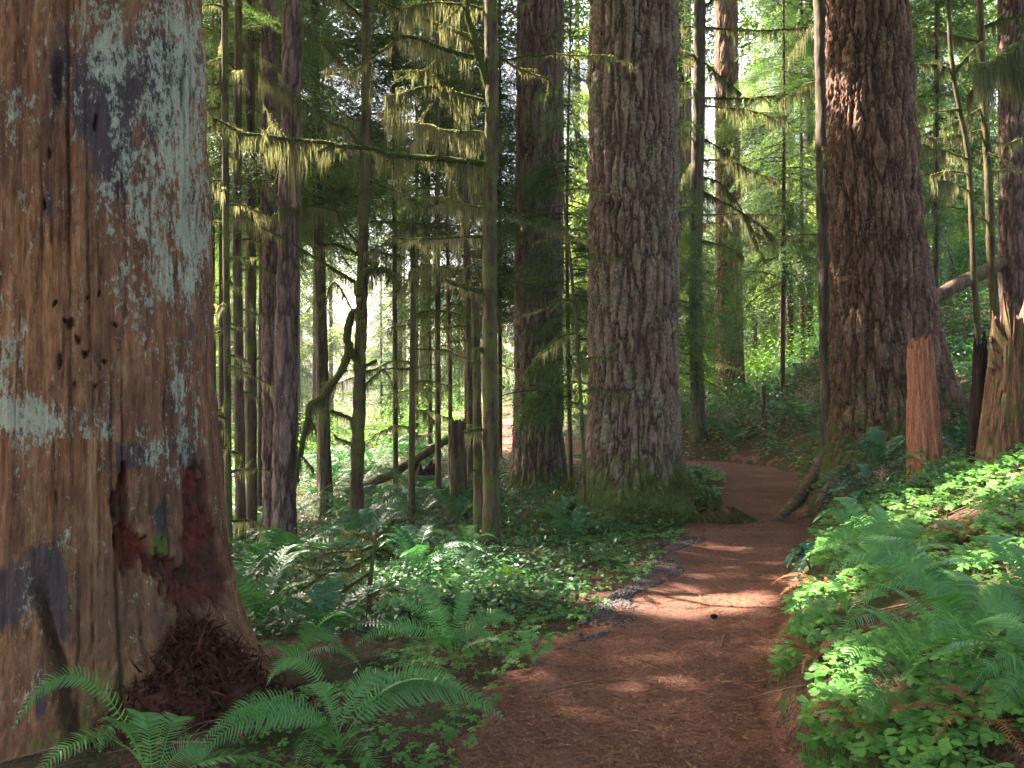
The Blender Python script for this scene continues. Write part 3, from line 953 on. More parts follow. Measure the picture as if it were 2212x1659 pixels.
def m_snag():
    b = NB('weathered_snag_wood')
    st = b.scale((1, 1, .06))
    st2 = b.scale((1, 1, .3))
    g1 = b.noise(14, st, 6, .7, .4)
    g2 = b.noise(70, st, 4, .7)
    flk = b.noise(24, b.scale((1, 1, .35)), 5, .75)
    big = b.noise(1.6, b.scale((1, 1, .5)), 4, .6)
    f = b.math('ADD', b.math('ADD', b.math('MULTIPLY', g1, .5), b.math('MULTIPLY', g2, .25)), b.math('MULTIPLY', flk, .25))
    c = b.ramp(f, [(.34, (.025, .010, .006)), (.44, (.105, .042, .020)), (.53, (.26, .11, .047)), (.63, (.42, .23, .115))])
    c = b.mix(b.ramp(big, [(.4, 0), (.62, .55)]), c, b.mix(f, (.05, .020, .014), (.20, .105, .065)))
    c = b.mix(b.math('MULTIPLY', b.attr('grey'), .8, True), c, b.mix(f, (.035, .024, .015), (.16, .11, .065)))
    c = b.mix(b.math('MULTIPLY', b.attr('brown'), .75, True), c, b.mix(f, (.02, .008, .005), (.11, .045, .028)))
    # charcoal stains, ragged
    dn = b.noise(24, st2, 8, .82)
    dm = b.ramp(b.math('ADD', b.attr('dark'), b.math('MULTIPLY', b.math('SUBTRACT', dn, .5), 3.2)), [(.40, 0), (.60, .82)])
    c = b.mix(dm, c, b.mix(g2, (.018, .016, .020), (.075, .065, .075)))
    # pale crusty lichen, broken up finely
    ln = b.math('ADD', b.math('MULTIPLY', b.noise(9, b.scale((1, 1, .45)), 6, .7), .45), b.math('MULTIPLY', b.noise(42, b.scale((1, 1, .45)), 6, .8), .55))
    lm = b.ramp(b.math('ADD', b.math('MULTIPLY', b.attr('lichen'), .55), b.math('MULTIPLY', b.math('SUBTRACT', ln, .5), 5.5)), [(.36, 0), (.62, .88)])
    lc = b.mix(b.noise(90, None, 3, .7), (.16, .165, .115), (.56, .57, .42))
    c = b.mix(lm, c, lc)
    # scattered lichen flecks everywhere
    fl = b.ramp(b.noise(55, st2, 4, .8), [(.66, 0), (.70, .6)])
    c = b.mix(fl, c, (.38, .36, .28))
    mn = b.noise(12, None, 6, .75)
    mm = b.ramp(b.math('ADD', b.attr('moss'), b.math('MULTIPLY', b.math('SUBTRACT', mn, .5), 1.8)), [(.35, 0), (.75, .85)])
    c = b.mix(mm, c, b.mix(b.noise(80, None, 2), (.035, .055, .012), (.10, .15, .03)))
    c = b.mix(b.attr('rot'), c, b.mix(b.noise(26, st2, 5, .7), (.018, .006, .004), b.mix(b.ramp(b.noise(5, None, 3), [(.4, 0), (.6, 1)]), (.22, .042, .022), (.11, .045, .028))))
    c = b.mix(b.math('MULTIPLY', b.attr('crack'), .8, True), c, (.025, .012, .008))
    c = b.mix(b.math('MULTIPLY', b.attr('hole'), .9, True), c, (.03, .010, .006))
    nr = b.bump(g1, .7, .02)
    nr = b.bump(g2, .6, .006, nr)
    nr = b.bump(flk, .6, .012, nr)
    nr = b.bump(lm, .5, .005, nr)
    return b.out(c, .88, nr, .25)


tSnag, snag_z = build_snag()


# ------------------------------------------------------------------ broken stumps and logs
def broken_stump(name, label, base, r0, r1, H, mat, seed, jag=.25, cat='stump', nth=90, lean=(0, 0), n=110, sink=.3, profile=None):
    rng = np.random.default_rng(seed)
    t = thing(name, base, label, cat)
    zs = np.linspace(-sink, 1, n)
    th = np.arange(nth) * 2 * PI / nth
    TH, U = np.meshgrid(th, zs)
    q = np.stack([np.cos(TH), np.sin(TH), np.zeros_like(TH)], -1)
    prof = 1 - jag * np.clip(.45 + .9 * fbm(q[0][None] * 2.4 + seed, 3), 0, 1)
    steps = np.round(prof * 9) / 9 * .6 + prof * .4
    if profile is not None:
        cx_ = np.cos(th) + .07 * fbm(q[0] * 6 + seed, 3)
        steps = np.interp(cx_, [p_[0] for p_ in profile], [p_[1] for p_ in profile])[None] * np.ones_like(U)
        steps = steps + .025 * fbm(q[0][None] * 5 + seed, 3)
    spike = perlin(q[0][None] * 14 + seed) * .045 + perlin(q[0][None] * 40 + seed) * .03
    Zr = np.where(U < 0, U * .4, U * H * (steps + spike))
    R = r0 + (r1 - r0) * np.clip(U, 0, 1)
    p = np.stack([np.cos(TH) * R, np.sin(TH) * R, Zr * .1], -1)
    R = R * (1 + .10 * fbm(q * 2.2 + seed + 9, 3)) + .010 * fbm(p * 30, 4, .6) - .02 * sstep(.06, 0, np.abs(perlin(p * 14 + seed)))
    V = np.stack([base[0] + np.cos(TH) * R + lean[0] * np.clip(U, 0, 1), base[1] + np.sin(TH) * R + lean[1] * np.clip(U, 0, 1), base[2] + Zr], -1)
    # inside of the broken top
    inner = []
    for k, fr in enumerate((.8, .45, .05)):
        ring = V[-1].copy()
        cen = ring.mean(0)
        ring[:, :2] = cen[:2] + (ring[:, :2] - cen[:2]) * fr
        ring[:, 2] = ring[:, 2] * (1 - .5 * (k + 1) / 3) + (V[-1, :, 2].min() - .05) * .5 * (k + 1) / 3 + .03 * perlin(ring * 14)
        inner.append(ring)
    V = np.concatenate([V.reshape(-1, 3)] + inner)
    m = n + 3
    i = np.arange(m - 1)[:, None] * nth
    j = np.arange(nth)[None]
    k = (j + 1) % nth
    Fq = np.stack([i + j, i + k, i + nth + k, i + nth + j], -1).reshape(-1, 4)
    mk('trunk', [(V, Fq)], mat, t)
    return t


def m_orange(name, stops, moss=-.1):
    b = NB(name)
    st = b.scale((1, 1, .09))
    g1 = b.noise(30, st, 6, .7, .3)
    g2 = b.noise(90, b.scale((1, 1, .3)), 3, .7)
    c = b.ramp(b.math('ADD', b.math('MULTIPLY', g1, .7), b.math('MULTIPLY', g2, .3)), stops)
    c = b.mix(b.ramp(b.math('ADD', b.noise(6, None, 5, .7), moss), [(.55, 0), (.7, .85)]), c, (.06, .08, .02))
    nr = b.bump(g1, .9, .02)
    return b.out(c, .85, nr, .25)


M['orange'] = m_orange('orange_stump_wood', [(.34, (.07, .024, .013)), (.45, (.30, .115, .062)), (.58, (.48, .22, .135)), (.72, (.60, .36, .25))])
M['brown_stump'] = m_orange('brown_stump_wood', [(.34, (.03, .014, .009)), (.45, (.12, .060, .036)), (.60, (.24, .135, .085)), (.75, (.42, .28, .19))], .04)
M['black_stump'] = m_orange('charred_wood', [(.35, (.012, .008, .007)), (.55, (.035, .022, .016)), (.75, (.09, .06, .045))])

Yo = 9.3
xo = (2000 - 1106) / F * Yo
zo = gz(xo, Yo)
broken_stump('stump', 'slender bright orange broken stump with splintered top on right bank', (xo, Yo, zo), .185, .118, (1040 - 735) / F * Yo + 0.0, M['orange'], 4, .16, nth=200, profile=[(-1.2, .86), (-.7, .93), (-.5, .90), (-.3, .98), (.1, .955), (.15, .99), (.5, .96), (.6, 1.0), (.8, .9), (1.2, .95)], lean=(-.06, 0))
Yb = 8.3
xb = (2185 - 1106) / F * Yb
broken_stump('stump', 'tall ragged brown stump with sunlit splintered crest at right edge', (xb, Yb, gz(xb, Yb)), .30, .20, EYE - (600 - 829.5) / F * Yb - gz(xb, Yb), M['brown_stump'], 14, .55, nth=220, profile=[(-1.2, .42), (-.85, .50), (-.6, .66), (-.42, .68), (-.40, .80), (-.02, .78), (0, .70), (.1, .72), (.12, .93), (.30, .95), (.33, .84), (.6, .8), (.65, .6), (1.2, .55)])
xc = (2108 - 1106) / F * 8.7
broken_stump('stump', 'narrow charred black stump leaning beside the tall brown stump', (xc, 8.7, gz(xc, 8.7)), .085, .06, EYE - (715 - 829.5) / F * 8.7 - gz(xc, 8.7), M['black_stump'], 24, .3, nth=50, lean=(.05, 0))
bb = hit(992, 1135)
Ys = 12.0
xs_ = (990 - 1106) / F * Ys
broken_stump('stump', 'short thick bark-covered stub with broken top among the thin trunks', (xs_, Ys, gz(xs_, Ys)), .125, .098, EYE - (905 - 829.5) / F * Ys - gz(xs_, Ys), M['slim'], 33, .08, nth=60)
xs_ = (1650 - 1106) / F * 19.
broken_stump('stump', 'tiny sunlit mossy snag in the ferns left of the reddish fir', (xs_, 19., gz(xs_, 19.)), .06, .04, 1.0, M['brown_stump'], 41, .3, nth=30, n=40)
bb = hit(915, 1060)
broken_stump('stump', 'low dark rotten stump below the tilted log in the clearing', tuple(bb), .3, .22, .55, M['black_stump'], 52, .5, nth=50, n=40)


def log(label, A, Bp, r0, r1, mat, moss=0, name='fallen_log', mlen=.06):
    t = thing(name, A, label, 'log')
    n = max(20, int(np.linalg.norm(np.array(Bp) - np.array(A)) / .08))
    c = smooth_curve([A, (np.array(A) + np.array(Bp)) / 2 + RNG.normal(0, .05, 3), Bp], n)
    g = tube(c, np.linspace(r0, r1, n), 20, True, .16, 6, 5)
    mk('trunk', g, mat, t)
    if moss:
        mk('hanging_moss', moss_on(c, np.linspace(r0, r1, n), mlen, 60 * moss, RNG, .6 * moss), M['moss_green'], t, smooth=False)
    return t


a1 = hit(722, 1096); Yq = a1[1]
log('thin mossy log tilted up to the right across the bright clearing', a1 + [0, 0, .05], W(985, 938, 17.5), .11, .07, M['slim_mossy'], 2)
a1 = np.array([(1995 - 1106) / F * 16, 16, 0]); a1[2] = W(2000, 645, 16)[2]
log('large brown fallen log sloping up behind the reddish fir', a1 - [0.6, 0, .45], W(2215, 545, 17.2), .12, .14, M['root'], 3)
a1 = hit(1640, 836)
log('dark hollow fallen log lying beyond the ferns at the bend', a1 + [-.6, 0, .1], a1 + [3.2, .8, .25], .26, .2, M['black_stump'], .6)
a1 = hit(820, 1215)
log('low mossy rotten log half buried among the left ferns', a1 + [-.9, .2, .0], a1 + [1.8, -.1, .02], .11, .08, M['slim_mossy'], 2)
a1 = hit(960, 1335)
log('short mossy log under the sunlit ferns', a1 + [-.35, .1, .03], a1 + [.55, .25, .06], .075, .05, M['slim_mossy'], 2)
for (p0, p1, r, lb) in [((1235, 1245), (1275, 1213), .018, 'pale bare stick lying on the left verge above the gravel'),
                        ((1180, 1500), (1365, 1475), .006, 'long thin bare stick lying across the near trail'),
                        ((1430, 1135), (1510, 1128), .012, 'bent grey root-like stick at the foot of the grey fir'),
                        ((1555, 1408), (1563, 1375), .005, 'small curved twig standing out on the near trail')]:
    A, Bq = hit(*p0), hit(*p1)
    t = thing('stick', A, lb, 'stick')
    c = smooth_curve([A + [0, 0, .012], (A + Bq) / 2 + np.array([.02, .03, .03]), Bq + [0, 0, .012]], 16)
    mk('stem', tube(c, np.linspace(r, r * .5, 16), 6, True, .2, 20), M['twig'], t)

# leaning mossy dead sapling among the left ferns
tm, cm, rm = slim_tree('mossy_tree', 'small dead sapling shaggy with drooping moss, in front of the left ferns', [(800, 1360), (797, 1300), (803, 1230), (808, 1180), (816, 1140)], float(hit(800, 1350)[1]), (15, 7), M['slim_mossy'], nth=18)
Ym = float(hit(800, 1350)[1])
for pts, ml in (([(808, 1180), (770, 1190), (720, 1195), (660, 1215)], .17), ([(806, 1200), (760, 1225), (700, 1240), (650, 1270)], .2), ([(803, 1235), (750, 1270), (700, 1300), (655, 1330)], .2), ([(812, 1160), (840, 1140), (850, 1120)], .05),
                ([(800, 1270), (760, 1300), (720, 1340)], .16), ([(800, 1290), (830, 1270), (860, 1275)], .08), ([(806, 1190), (830, 1185), (850, 1200)], .1), ([(808, 1165), (780, 1155), (740, 1150)], .12)):
    px_branch(tm, pts, Ym, RNG.uniform(-.3, .2), .012, .004, ml * .55, dens=190, fuzz=1.5, twigs=9, w=.008)


# ------------------------------------------------------------------ hemlock sprays
def spray(rng, L, leafl=.045, leafw=.011, tw=.075, droop=.28, dense=1.0):
    """Flat feathery branch along +x; returns leaf parts and wood parts."""
    ns = max(5, int(L / tw))
    V = []
    s = (np.arange(ns) + .6) / ns
    s = np.repeat(s, 2)
    sg = np.tile([-1, 1], ns)
    s = s + rng.uniform(-.3, .3, len(s)) / ns
    bx_ = s * L
    bz_ = -droop * L * s ** 2 + .04 * L * np.sin(s * 3)
    tl = L * .46 * np.clip(1 - s, 0.06, 1) ** .7 * np.clip(s * 5, .3, 1) * rng.uniform(.65, 1.15, len(s))
    for i in range(len(s)):
        m = max(2, int(tl[i] / (leafl * .52) * dense))
        u = (np.arange(m) + .5) / m
        ang = sg[i] * rng.uniform(.75, 1.15)
        d = np.array([math.cos(ang), math.sin(ang), rng.normal(-.05, .07)])
        c = np.array([bx_[i], 0, bz_[i]]) + d * (u * tl[i])[:, None]
        c[:, 2] -= .35 * tl[i] * u ** 2
        for q in (-1, 1):
            a2 = ang + q * rng.uniform(.7, 1.1, m)
            l2 = leafl * rng.uniform(.6, 1.2, m) * (1.15 - .6 * u)
            d2 = np.stack([np.cos(a2), np.sin(a2), rng.normal(-.12, .22, m)], 1)
            nr = np.stack([-np.sin(a2), np.cos(a2), rng.normal(0, .35, m)], 1)
            w2 = leafw * rng.uniform(.7, 1.3, m)
            V.append(np.stack([c, c + d2 * (l2 * .5)[:, None] - nr * (w2 * .5)[:, None], c + d2 * l2[:, None], c + d2 * (l2 * .5)[:, None] + nr * (w2 * .5)[:, None]], 1).reshape(-1, 3))
    V = np.concatenate(V)
    Fq = np.arange(len(V)).reshape(-1, 4)
    ss = np.linspace(0, 1, 8)
    ax = np.stack([ss * L, 0 * ss, -droop * L * ss ** 2 + .04 * L * np.sin(ss * 3)], 1)
    return V, Fq, ax


def place(V, origin, az, tilt, scale=1.0, roll=0.):
    x, y, z = (V * scale).T
    y, z = y * math.cos(roll) - z * math.sin(roll), y * math.sin(roll) + z * math.cos(roll)
    x, z = x * math.cos(tilt) - z * math.sin(tilt), x * math.sin(tilt) + z * math.cos(tilt)
    return np.stack([x * math.cos(az) - y * math.sin(az), x * math.sin(az) + y * math.cos(az), z], 1) + origin


rs = np.random.default_rng(5)
SPR = [spray(rs, 1.0, .036, .0085, .055, .30) for _ in range(4)]
SPRF = [spray(rs, 1.0, .060, .018, .085, .30) for _ in range(4)]


def hemlock_parts(rng, H, zlow, Lmax, nb, sprs, top=.25):
    leaves, wood = [], []
    for i in range(nb):
        u = (i + rng.uniform(0, 1)) / nb
        z = zlow + (H - zlow) * u
        L = (Lmax * (1 - u) ** .7 + top) * rng.uniform(.6, 1.15)
        az = rng.uniform(0, 2 * PI)
        tilt = rng.uniform(-.55, .3)
        V, Fq, ax = sprs[rng.integers(len(sprs))]
        leaves.append((place(V, [0, 0, z], az, tilt, L, rng.normal(0, .55)), Fq))
        if L > .8:   # side sprays fill the branch out
            for q in (-1, 1):
                leaves.append((place(V, np.array([math.cos(az) * L * .3, math.sin(az) * L * .3, z + .25 * math.sin(tilt) * L - .03]), az + q * rng.uniform(.4, .8), tilt - .3, L * .66, rng.normal(0, .7)), Fq))
        wood += tube(place(ax, [0, 0, z], az, tilt, L), np.linspace(.012, .003, 8) * (.5 + L * .4), 4, False)
    return leaves, wood


def hemlock_proto(seed, H, zlow, Lmax, nb, sprs, mat, r=.07, name='hemlock_tree'):
    rng = np.random.default_rng(seed)
    t = thing(name, (0, 0, 0), 'x', 'tree')
    lv, wd = hemlock_parts(rng, H, zlow, Lmax, nb, sprs)
    c = smooth_curve([(0, 0, -.5), (rng.normal(0, .05), rng.normal(0, .05), H * .5), (0, 0, H)], 30)
    mk('trunk', tube(c, np.linspace(r, .01, 30), 9, True, .1, 5) + wd, M['slim'], t)
    mk('crown', lv, mat, t, smooth=False)
    return t


def put_tree(proto, x, y, rz, sc, label, group, first):
    o = proto if first else copy_tree(proto)
    o.location = (x, y, gz(x, y))
    o.rotation_euler = (0, 0, rz)
    o.scale = (sc, sc, sc)
    o['label'] = label
    o['group'] = group
    return o


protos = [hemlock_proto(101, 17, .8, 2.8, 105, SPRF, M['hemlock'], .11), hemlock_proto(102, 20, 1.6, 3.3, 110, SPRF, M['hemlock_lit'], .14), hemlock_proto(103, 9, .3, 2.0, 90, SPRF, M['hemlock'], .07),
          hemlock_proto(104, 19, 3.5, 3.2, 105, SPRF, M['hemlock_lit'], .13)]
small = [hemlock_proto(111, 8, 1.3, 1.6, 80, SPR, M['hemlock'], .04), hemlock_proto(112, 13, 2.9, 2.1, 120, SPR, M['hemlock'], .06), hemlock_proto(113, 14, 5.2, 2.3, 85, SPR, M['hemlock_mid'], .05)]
used = [False] * 10
# understory hemlocks whose feathery boughs hang between the trunks: (px, Y, proto, scale, lift)
US = [(560, 14.5, 1, 1.0), (690, 17.5, 1, 1.15), (855, 17, 1, 1.1), (1010, 19, 1, 1.2), (1235, 14.2, 0, 1.05), (1170, 19, 1, 1.1), (1690, 21, 1, 1.0), (1735, 27, 1, 1.2), (1440, 18, 0, 1.1), (930, 21, 0, 1.2), (590, 25, 1, 1.4), (1010, 25, 1, 1.4), (480, 13, 1, .95), (620, 19, 1, 1.), (1080, 21, 1, 1.1), (530, 20, 1, 1.1), (2020, 19, 1, 1.)]
US += [(700, 24, 2, 1.3), (545, 18, 2, 1.1), (900, 26, 2, 1.4), (465, 16, 1, 1.0), (520, 22, 1, 1.2)]
for k, (px, Y, p, sc) in enumerate(US):
    if px < 960: p = 2
    x = (px - 1106) / F * Y
    side = 'behind the mossy trees left of the grey fir' if px < 1300 else 'beyond the trail bend right of the grey fir'
    put_tree(small[p], x, Y, k * 1.7, sc, 'soft dark feathery young hemlock ' + side, 'young hemlocks ' + side, not used[p])
    used[p] = True
LIT = [  # centre x, y, z, half width along x, along y
    (*hit(1490, 1308), .75, .40), (*hit(780, 1030), 2.0, 1.5), (*W(740, 620, 26), 2.0, 2.0), (*W(700, 850, 24), 1.5, 1.5), (*hit(1000, 1270), .8, .6), (*hit(1270, 1290), .25, .2), (*hit(1960, 1110), .75, .55), (*hit(2120, 1060), 1.1, 1.0), (*hit(1790, 1290), .35, .35),
    (*hit(1850, 1490), .22, .22), (*hit(1090, 1250), .22, .22), (*hit(740, 1340), .2, .15), (*hit(840, 1165), .6, .35), (*hit(2200, 1250), .3, .3),
    (*W(950, 260, YK), .6, .3), (*W(690, 180, YL), .5, .4), (*W(600, 470, YL), .4, .4), (*W(2080, 330, 13.3), 1.7, 1.7), (*W(2185, 650, 8.3), .35, .4), (*W(2000, 900, 9.3), .16, .35), (*W(1600, 300, 19.5), 1.6, 1.6), (*W(1640, 500, 19.5), .8, .8),
    (*W(1650, 830, 19), .5, .6), (*W(1720, 150, 22), 3, 2.0), (*hit(1090, 975), .5, 2.5), (*W(1060, 300, YK), .2, .3),
    (*W(1815, 200, 12.3), .25, .5),
]


def sun_blocked(x, y, rad, H=15):
    # would a tree standing here shade one of the sunlit patches?
    sx, sy = SUN[0] / SUN[2], SUN[1] / SUN[2]
    for (lx, ly, lz, ax_, ay_) in LIT:
        t = np.clip(((x - lx) * sx + (y - ly) * sy) / (sx * sx + sy * sy), 0, H - lz)
        if math.hypot(lx + sx * t - x, ly + sy * t - y) < rad + .4 * ax_ and t > .6: return True
    return False


rf = np.random.default_rng(77)
usedf = [False] * 4
cnt = 0
for row, (Y0, Y1, n) in enumerate([(21, 27, 7), (27, 36, 14), (36, 50, 22), (50, 75, 34)]):
    for i in range(n):
        Y = rf.uniform(Y0, Y1)
        px = -60 + (i + rf.uniform(.1, .9)) / n * 2340
        x = (px - 1106) / F * Y
        s, _, w = path_info(np.array([x]), np.array([Y]))
        if abs(s[0]) < 1.6 + (Y > 26) * .6: continue
        if 640 < px < 940 and Y < 52: continue
        if 1480 < px < 1760 and Y < 36 and i % 2: continue
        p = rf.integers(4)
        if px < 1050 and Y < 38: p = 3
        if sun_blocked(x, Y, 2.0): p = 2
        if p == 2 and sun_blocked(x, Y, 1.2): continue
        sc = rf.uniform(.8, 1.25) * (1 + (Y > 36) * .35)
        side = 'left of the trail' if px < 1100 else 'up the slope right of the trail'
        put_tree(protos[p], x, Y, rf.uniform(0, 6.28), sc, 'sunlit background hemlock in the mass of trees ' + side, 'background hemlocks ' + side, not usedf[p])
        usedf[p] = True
        cnt += 1
# distant bare conifer trunks in the same background
rt = np.random.default_rng(9)
base_t = None
for i in range(26):
    Y = rt.uniform(24, 50)
    px = rt.uniform(300, 2250)
    x = (px - 1106) / F * Y
    s, _, w = path_info(np.array([x]), np.array([Y]))
    if abs(s[0]) < 1.5: continue
    if base_t is None:
        base_t = thing('fir_tree', (0, 0, 0), 'x', 'tree')
        c = smooth_curve([(0, 0, -.5), (.05, 0, 12), (0, .1, 26)], 60)
        g = tube(c, np.linspace(.27, .12, 60) * (1 + .5 * np.exp(-np.linspace(0, 26, 60))), 22, True, .08, 4)
        o = mk('trunk', g, M['fir_c'], base_t, attrs=None)
        o2 = base_t
    else:
        o2 = copy_tree(base_t)
    o2.location = (x, Y, gz(x, Y))
    o2.scale = (rt.uniform(.5, 1.3),) * 2 + (1,)
    sd = 'left' if px < 1100 else 'right'
    o2['label'] = 'distant bare conifer trunk in the %s background woods' % sd
    o2['group'] = 'distant trunks in the %s background' % sd

# ------------------------------------------------------------------ canopy overhead: shaped for shade, with gaps cut where the sun comes through
rc = np.random.default_rng(12)
N = 860000
GX = rc.uniform(-22, 24, N)
GY = rc.uniform(-22, 25, N)
H = rc.uniform(11.5, 19, N)
clump = fbm(np.stack([GX * .55, GY * .55, H * .3], 1), 3)
keep = clump > -.56
C = np.stack([GX, GY, H * 0], 1) + SUN[None] * (H / SUN[2])[:, None]
for (lx, ly, lz, ax_, ay_) in LIT:
    q = C - SUN[None] * ((C[:, 2] - lz) / SUN[2])[:, None]
    e = np.hypot((q[:, 0] - lx) / ax_, (q[:, 1] - ly) / ay_)
    keep &= e > (1 + .35 * perlin(q * 3.1) + rc.normal(0, .06, N))
# thin out towards the clearing beyond the left trees
keep &= ~(GY > np.where(GX > 2.5, 23.5, 15) + 3 * perlin(C * .3))
C = C[keep]
# unseen leaf wall behind and beside the viewer, added to cut sky light
m_ = 110000
ang = rc.uniform(math.radians(130), math.radians(410), m_)
rr_ = rc.uniform(13, 17, m_)
C2 = np.stack([np.cos(ang) * rr_, np.sin(ang) * rr_, rc.uniform(-.5, 13, m_)], 1)
C2 = C2[(fbm(C2 * .5, 3) > -.2) & (np.abs(C2[:, 0]) > C2[:, 1] * .66)]
C = np.concatenate([C, C2])
n = len(C)
d = rc.normal(0, 1, (n, 3)); d[:, 2] *= .35
d /= np.linalg.norm(d, axis=1)[:, None]
e = np.cross(d, rc.normal(0, .4, (n, 3)) + [0, 0, 1])
e /= np.linalg.norm(e, axis=1)[:, None]
l = rc.uniform(.16, .38, n)[:, None]; w_ = rc.uniform(.05, .10, n)[:, None]
V = np.stack([C - d * l * .5, C - e * w_ * .5, C + d * l * .5, C + e * w_ * .5], 1).reshape(-1, 3)
tag(mk('shade_canopy', [(V, np.arange(len(V)).reshape(-1, 4))], M['hemlock'], smooth=False), 'high conifer foliage shaped to shade the trail, with an unseen leaf wall added behind', 'foliage', kind='stuff')


# ------------------------------------------------------------------ ferns
def frond(B_, T_, arch, width, npair, rng, roll=0., droopy=.25, fold=.25, face=0.):
    B_, T_ = np.asarray(B_, float), np.asarray(T_, float)
    L = np.linalg.norm(T_ - B_)
    h = T_ - B_
    hz = np.array([h[0], h[1], 0]); hl = np.linalg.norm(hz) + 1e-6
    C1 = B_ + hz * .28 + np.array([0, 0, max(h[2], 0) * .55 + arch * 1.1])
    C2 = B_ + hz * .72 + np.array([0, 0, h[2] * .9 + arch * 1.0])
    t = np.linspace(0, 1, npair + 4)[:, None]
    c = (1 - t) ** 3 * B_ + 3 * (1 - t) ** 2 * t * C1 + 3 * (1 - t) * t * t * C2 + t ** 3 * T_
    c = c + (np.array([-hz[1], hz[0], 0]) / hl) * (math.sin(rng.uniform(0, 6)) * .05 * L * np.sin(t * 3.14))
    Tn = np.gradient(c, axis=0)
    Tn /= np.linalg.norm(Tn, axis=1)[:, None]
    side = np.cross(Tn, [0, 0, 1.])
    side /= np.linalg.norm(side, axis=1)[:, None] + 1e-9
    up = np.cross(side, Tn)
    roll += face * float(side[:, 1].mean())
    if roll:
        side, up = side * math.cos(roll) + up * math.sin(roll), up * math.cos(roll) - side * math.sin(roll)
    k0 = max(2, int(len(c) * .14))
    idx = np.arange(k0, len(c) - 1)
    u = (idx - k0) / (len(c) - 1 - k0)
    prof = np.clip(.42 + 1.9 * u, 0, 1) * np.clip((1 - u) / .55, 0, 1) ** .75
    prof = np.maximum(prof, .05)
    step = L / npair
    V, Fl = [], []
    off = 0
    for q in (-1, 1):
        m = len(idx)
        ln = width * prof * rng.uniform(.88, 1.08, m)
        fw = rng.normal(.28, .05, m) + .3 * u
        dr = side[idx] * q + Tn[idx] * fw[:, None] + up[idx] * fold
        dr /= np.linalg.norm(dr, axis=1)[:, None]
        bw = np.minimum(step * .38, .0085) * (.6 + .4 * prof)
        wd = Tn[idx] * bw[:, None]
        b0 = c[idx]
        tilt = up[idx] * (bw * rng.normal(.35, .25, m))[:, None]
        p = []
        for tt, ww in ((0.0, .55), (.12, 1.0), (.55, .8), (.85, .42)):
            ctr = b0 + dr * (ln * tt)[:, None] + Tn[idx] * (ln * tt * tt * .18)[:, None]
            ctr[:, 2] -= droopy * ln * tt * tt
            p.append(ctr - wd * ww - tilt * ww)
            p.append(ctr + wd * ww + tilt * ww)
        tip = b0 + dr * ln[:, None] + Tn[idx] * (ln * .2)[:, None]
        tip[:, 2] -= droopy * ln
        p.append(tip); p.append(tip + Tn[idx] * .0008)
        p = np.stack(p, 1)
        o = off + np.arange(m)[:, None] * 10
        for k in range(4):
            Fl.append(np.concatenate([o + 2 * k, o + 2 * k + 1, o + 2 * k + 3, o + 2 * k + 2], 1))
        V.append(p.reshape(-1, 3))
        off += m * 10
    leaf = (np.concatenate(V), np.concatenate(Fl))
    rach = ribbons_strip(c, side, .0028, .0008)
    return [leaf] + rach


def ribbons_strip(c, side, w0, w1):
    w = np.linspace(w0, w1, len(c))[:, None]
    up = np.array([0, 0, 1.])
    V = np.stack([c - side * w, c + up * w * .8, c + side * w], 1).reshape(-1, 3)
    i = np.arange(len(c) - 1) * 3
    Fq = np.concatenate([np.stack([i, i + 1, i + 4, i + 3], 1), np.stack([i + 1, i + 2, i + 5, i + 4], 1)])
    return [(V, Fq)]


def random_fronds(rng, n, L, base=(0, 0, 0), width=.09, pairs=30, az0=None, spread=PI, hz=(.1, .6)):
    out = []
    for i in range(n):
        az = (2 * PI * i / n + rng.uniform(-.3, .3)) if az0 is None else az0 + rng.uniform(-spread, spread)
        l = L * rng.uniform(.7, 1.1)
        e = rng.uniform(*hz)
        T_ = np.array([math.cos(az) * l * math.cos(e), math.sin(az) * l * math.cos(e), l * math.sin(e) * .6]) + base
        out.append(frond(base, T_, l * rng.uniform(.22, .42), width * rng.uniform(.85, 1.1) * (l / L), pairs, rng, rng.normal(0, .25)))
    return out


rfn = np.random.default_rng(31)


def near_fern(label, bp, tips, extra=6, L=.7, mat='fern', width=.10, az0=None, spread=PI, lift=0., pairs=42, eh=(.1, .7)):
    """bp: pixel of the crown of the fern on the ground; tips: [(px, py, dY, arch)]."""
    B_ = hit(*bp) if len(bp) == 2 else np.array(bp, float)
    B_ = B_ + np.array([0, 0, lift])
    t = thing('sword_fern', B_, label, 'fern')
    Bc = B_ + np.array([0, 0, .02])
    for (px, py, dY, arch) in tips:
        T_ = W(px, py, B_[1] + dY)
        g = frond(Bc + rfn.normal(0, .012, 3), T_, arch, width * min(1.15, max(.7, np.linalg.norm(T_ - Bc) / .8)), pairs, rfn, rfn.normal(0, .15), face=.75)
        mk('frond', g, M[mat], t, smooth=False)
    for g in random_fronds(rfn, extra, L, Bc, width, pairs, az0, spread, eh):
        mk('frond', g, M[mat], t, smooth=False)
    return t


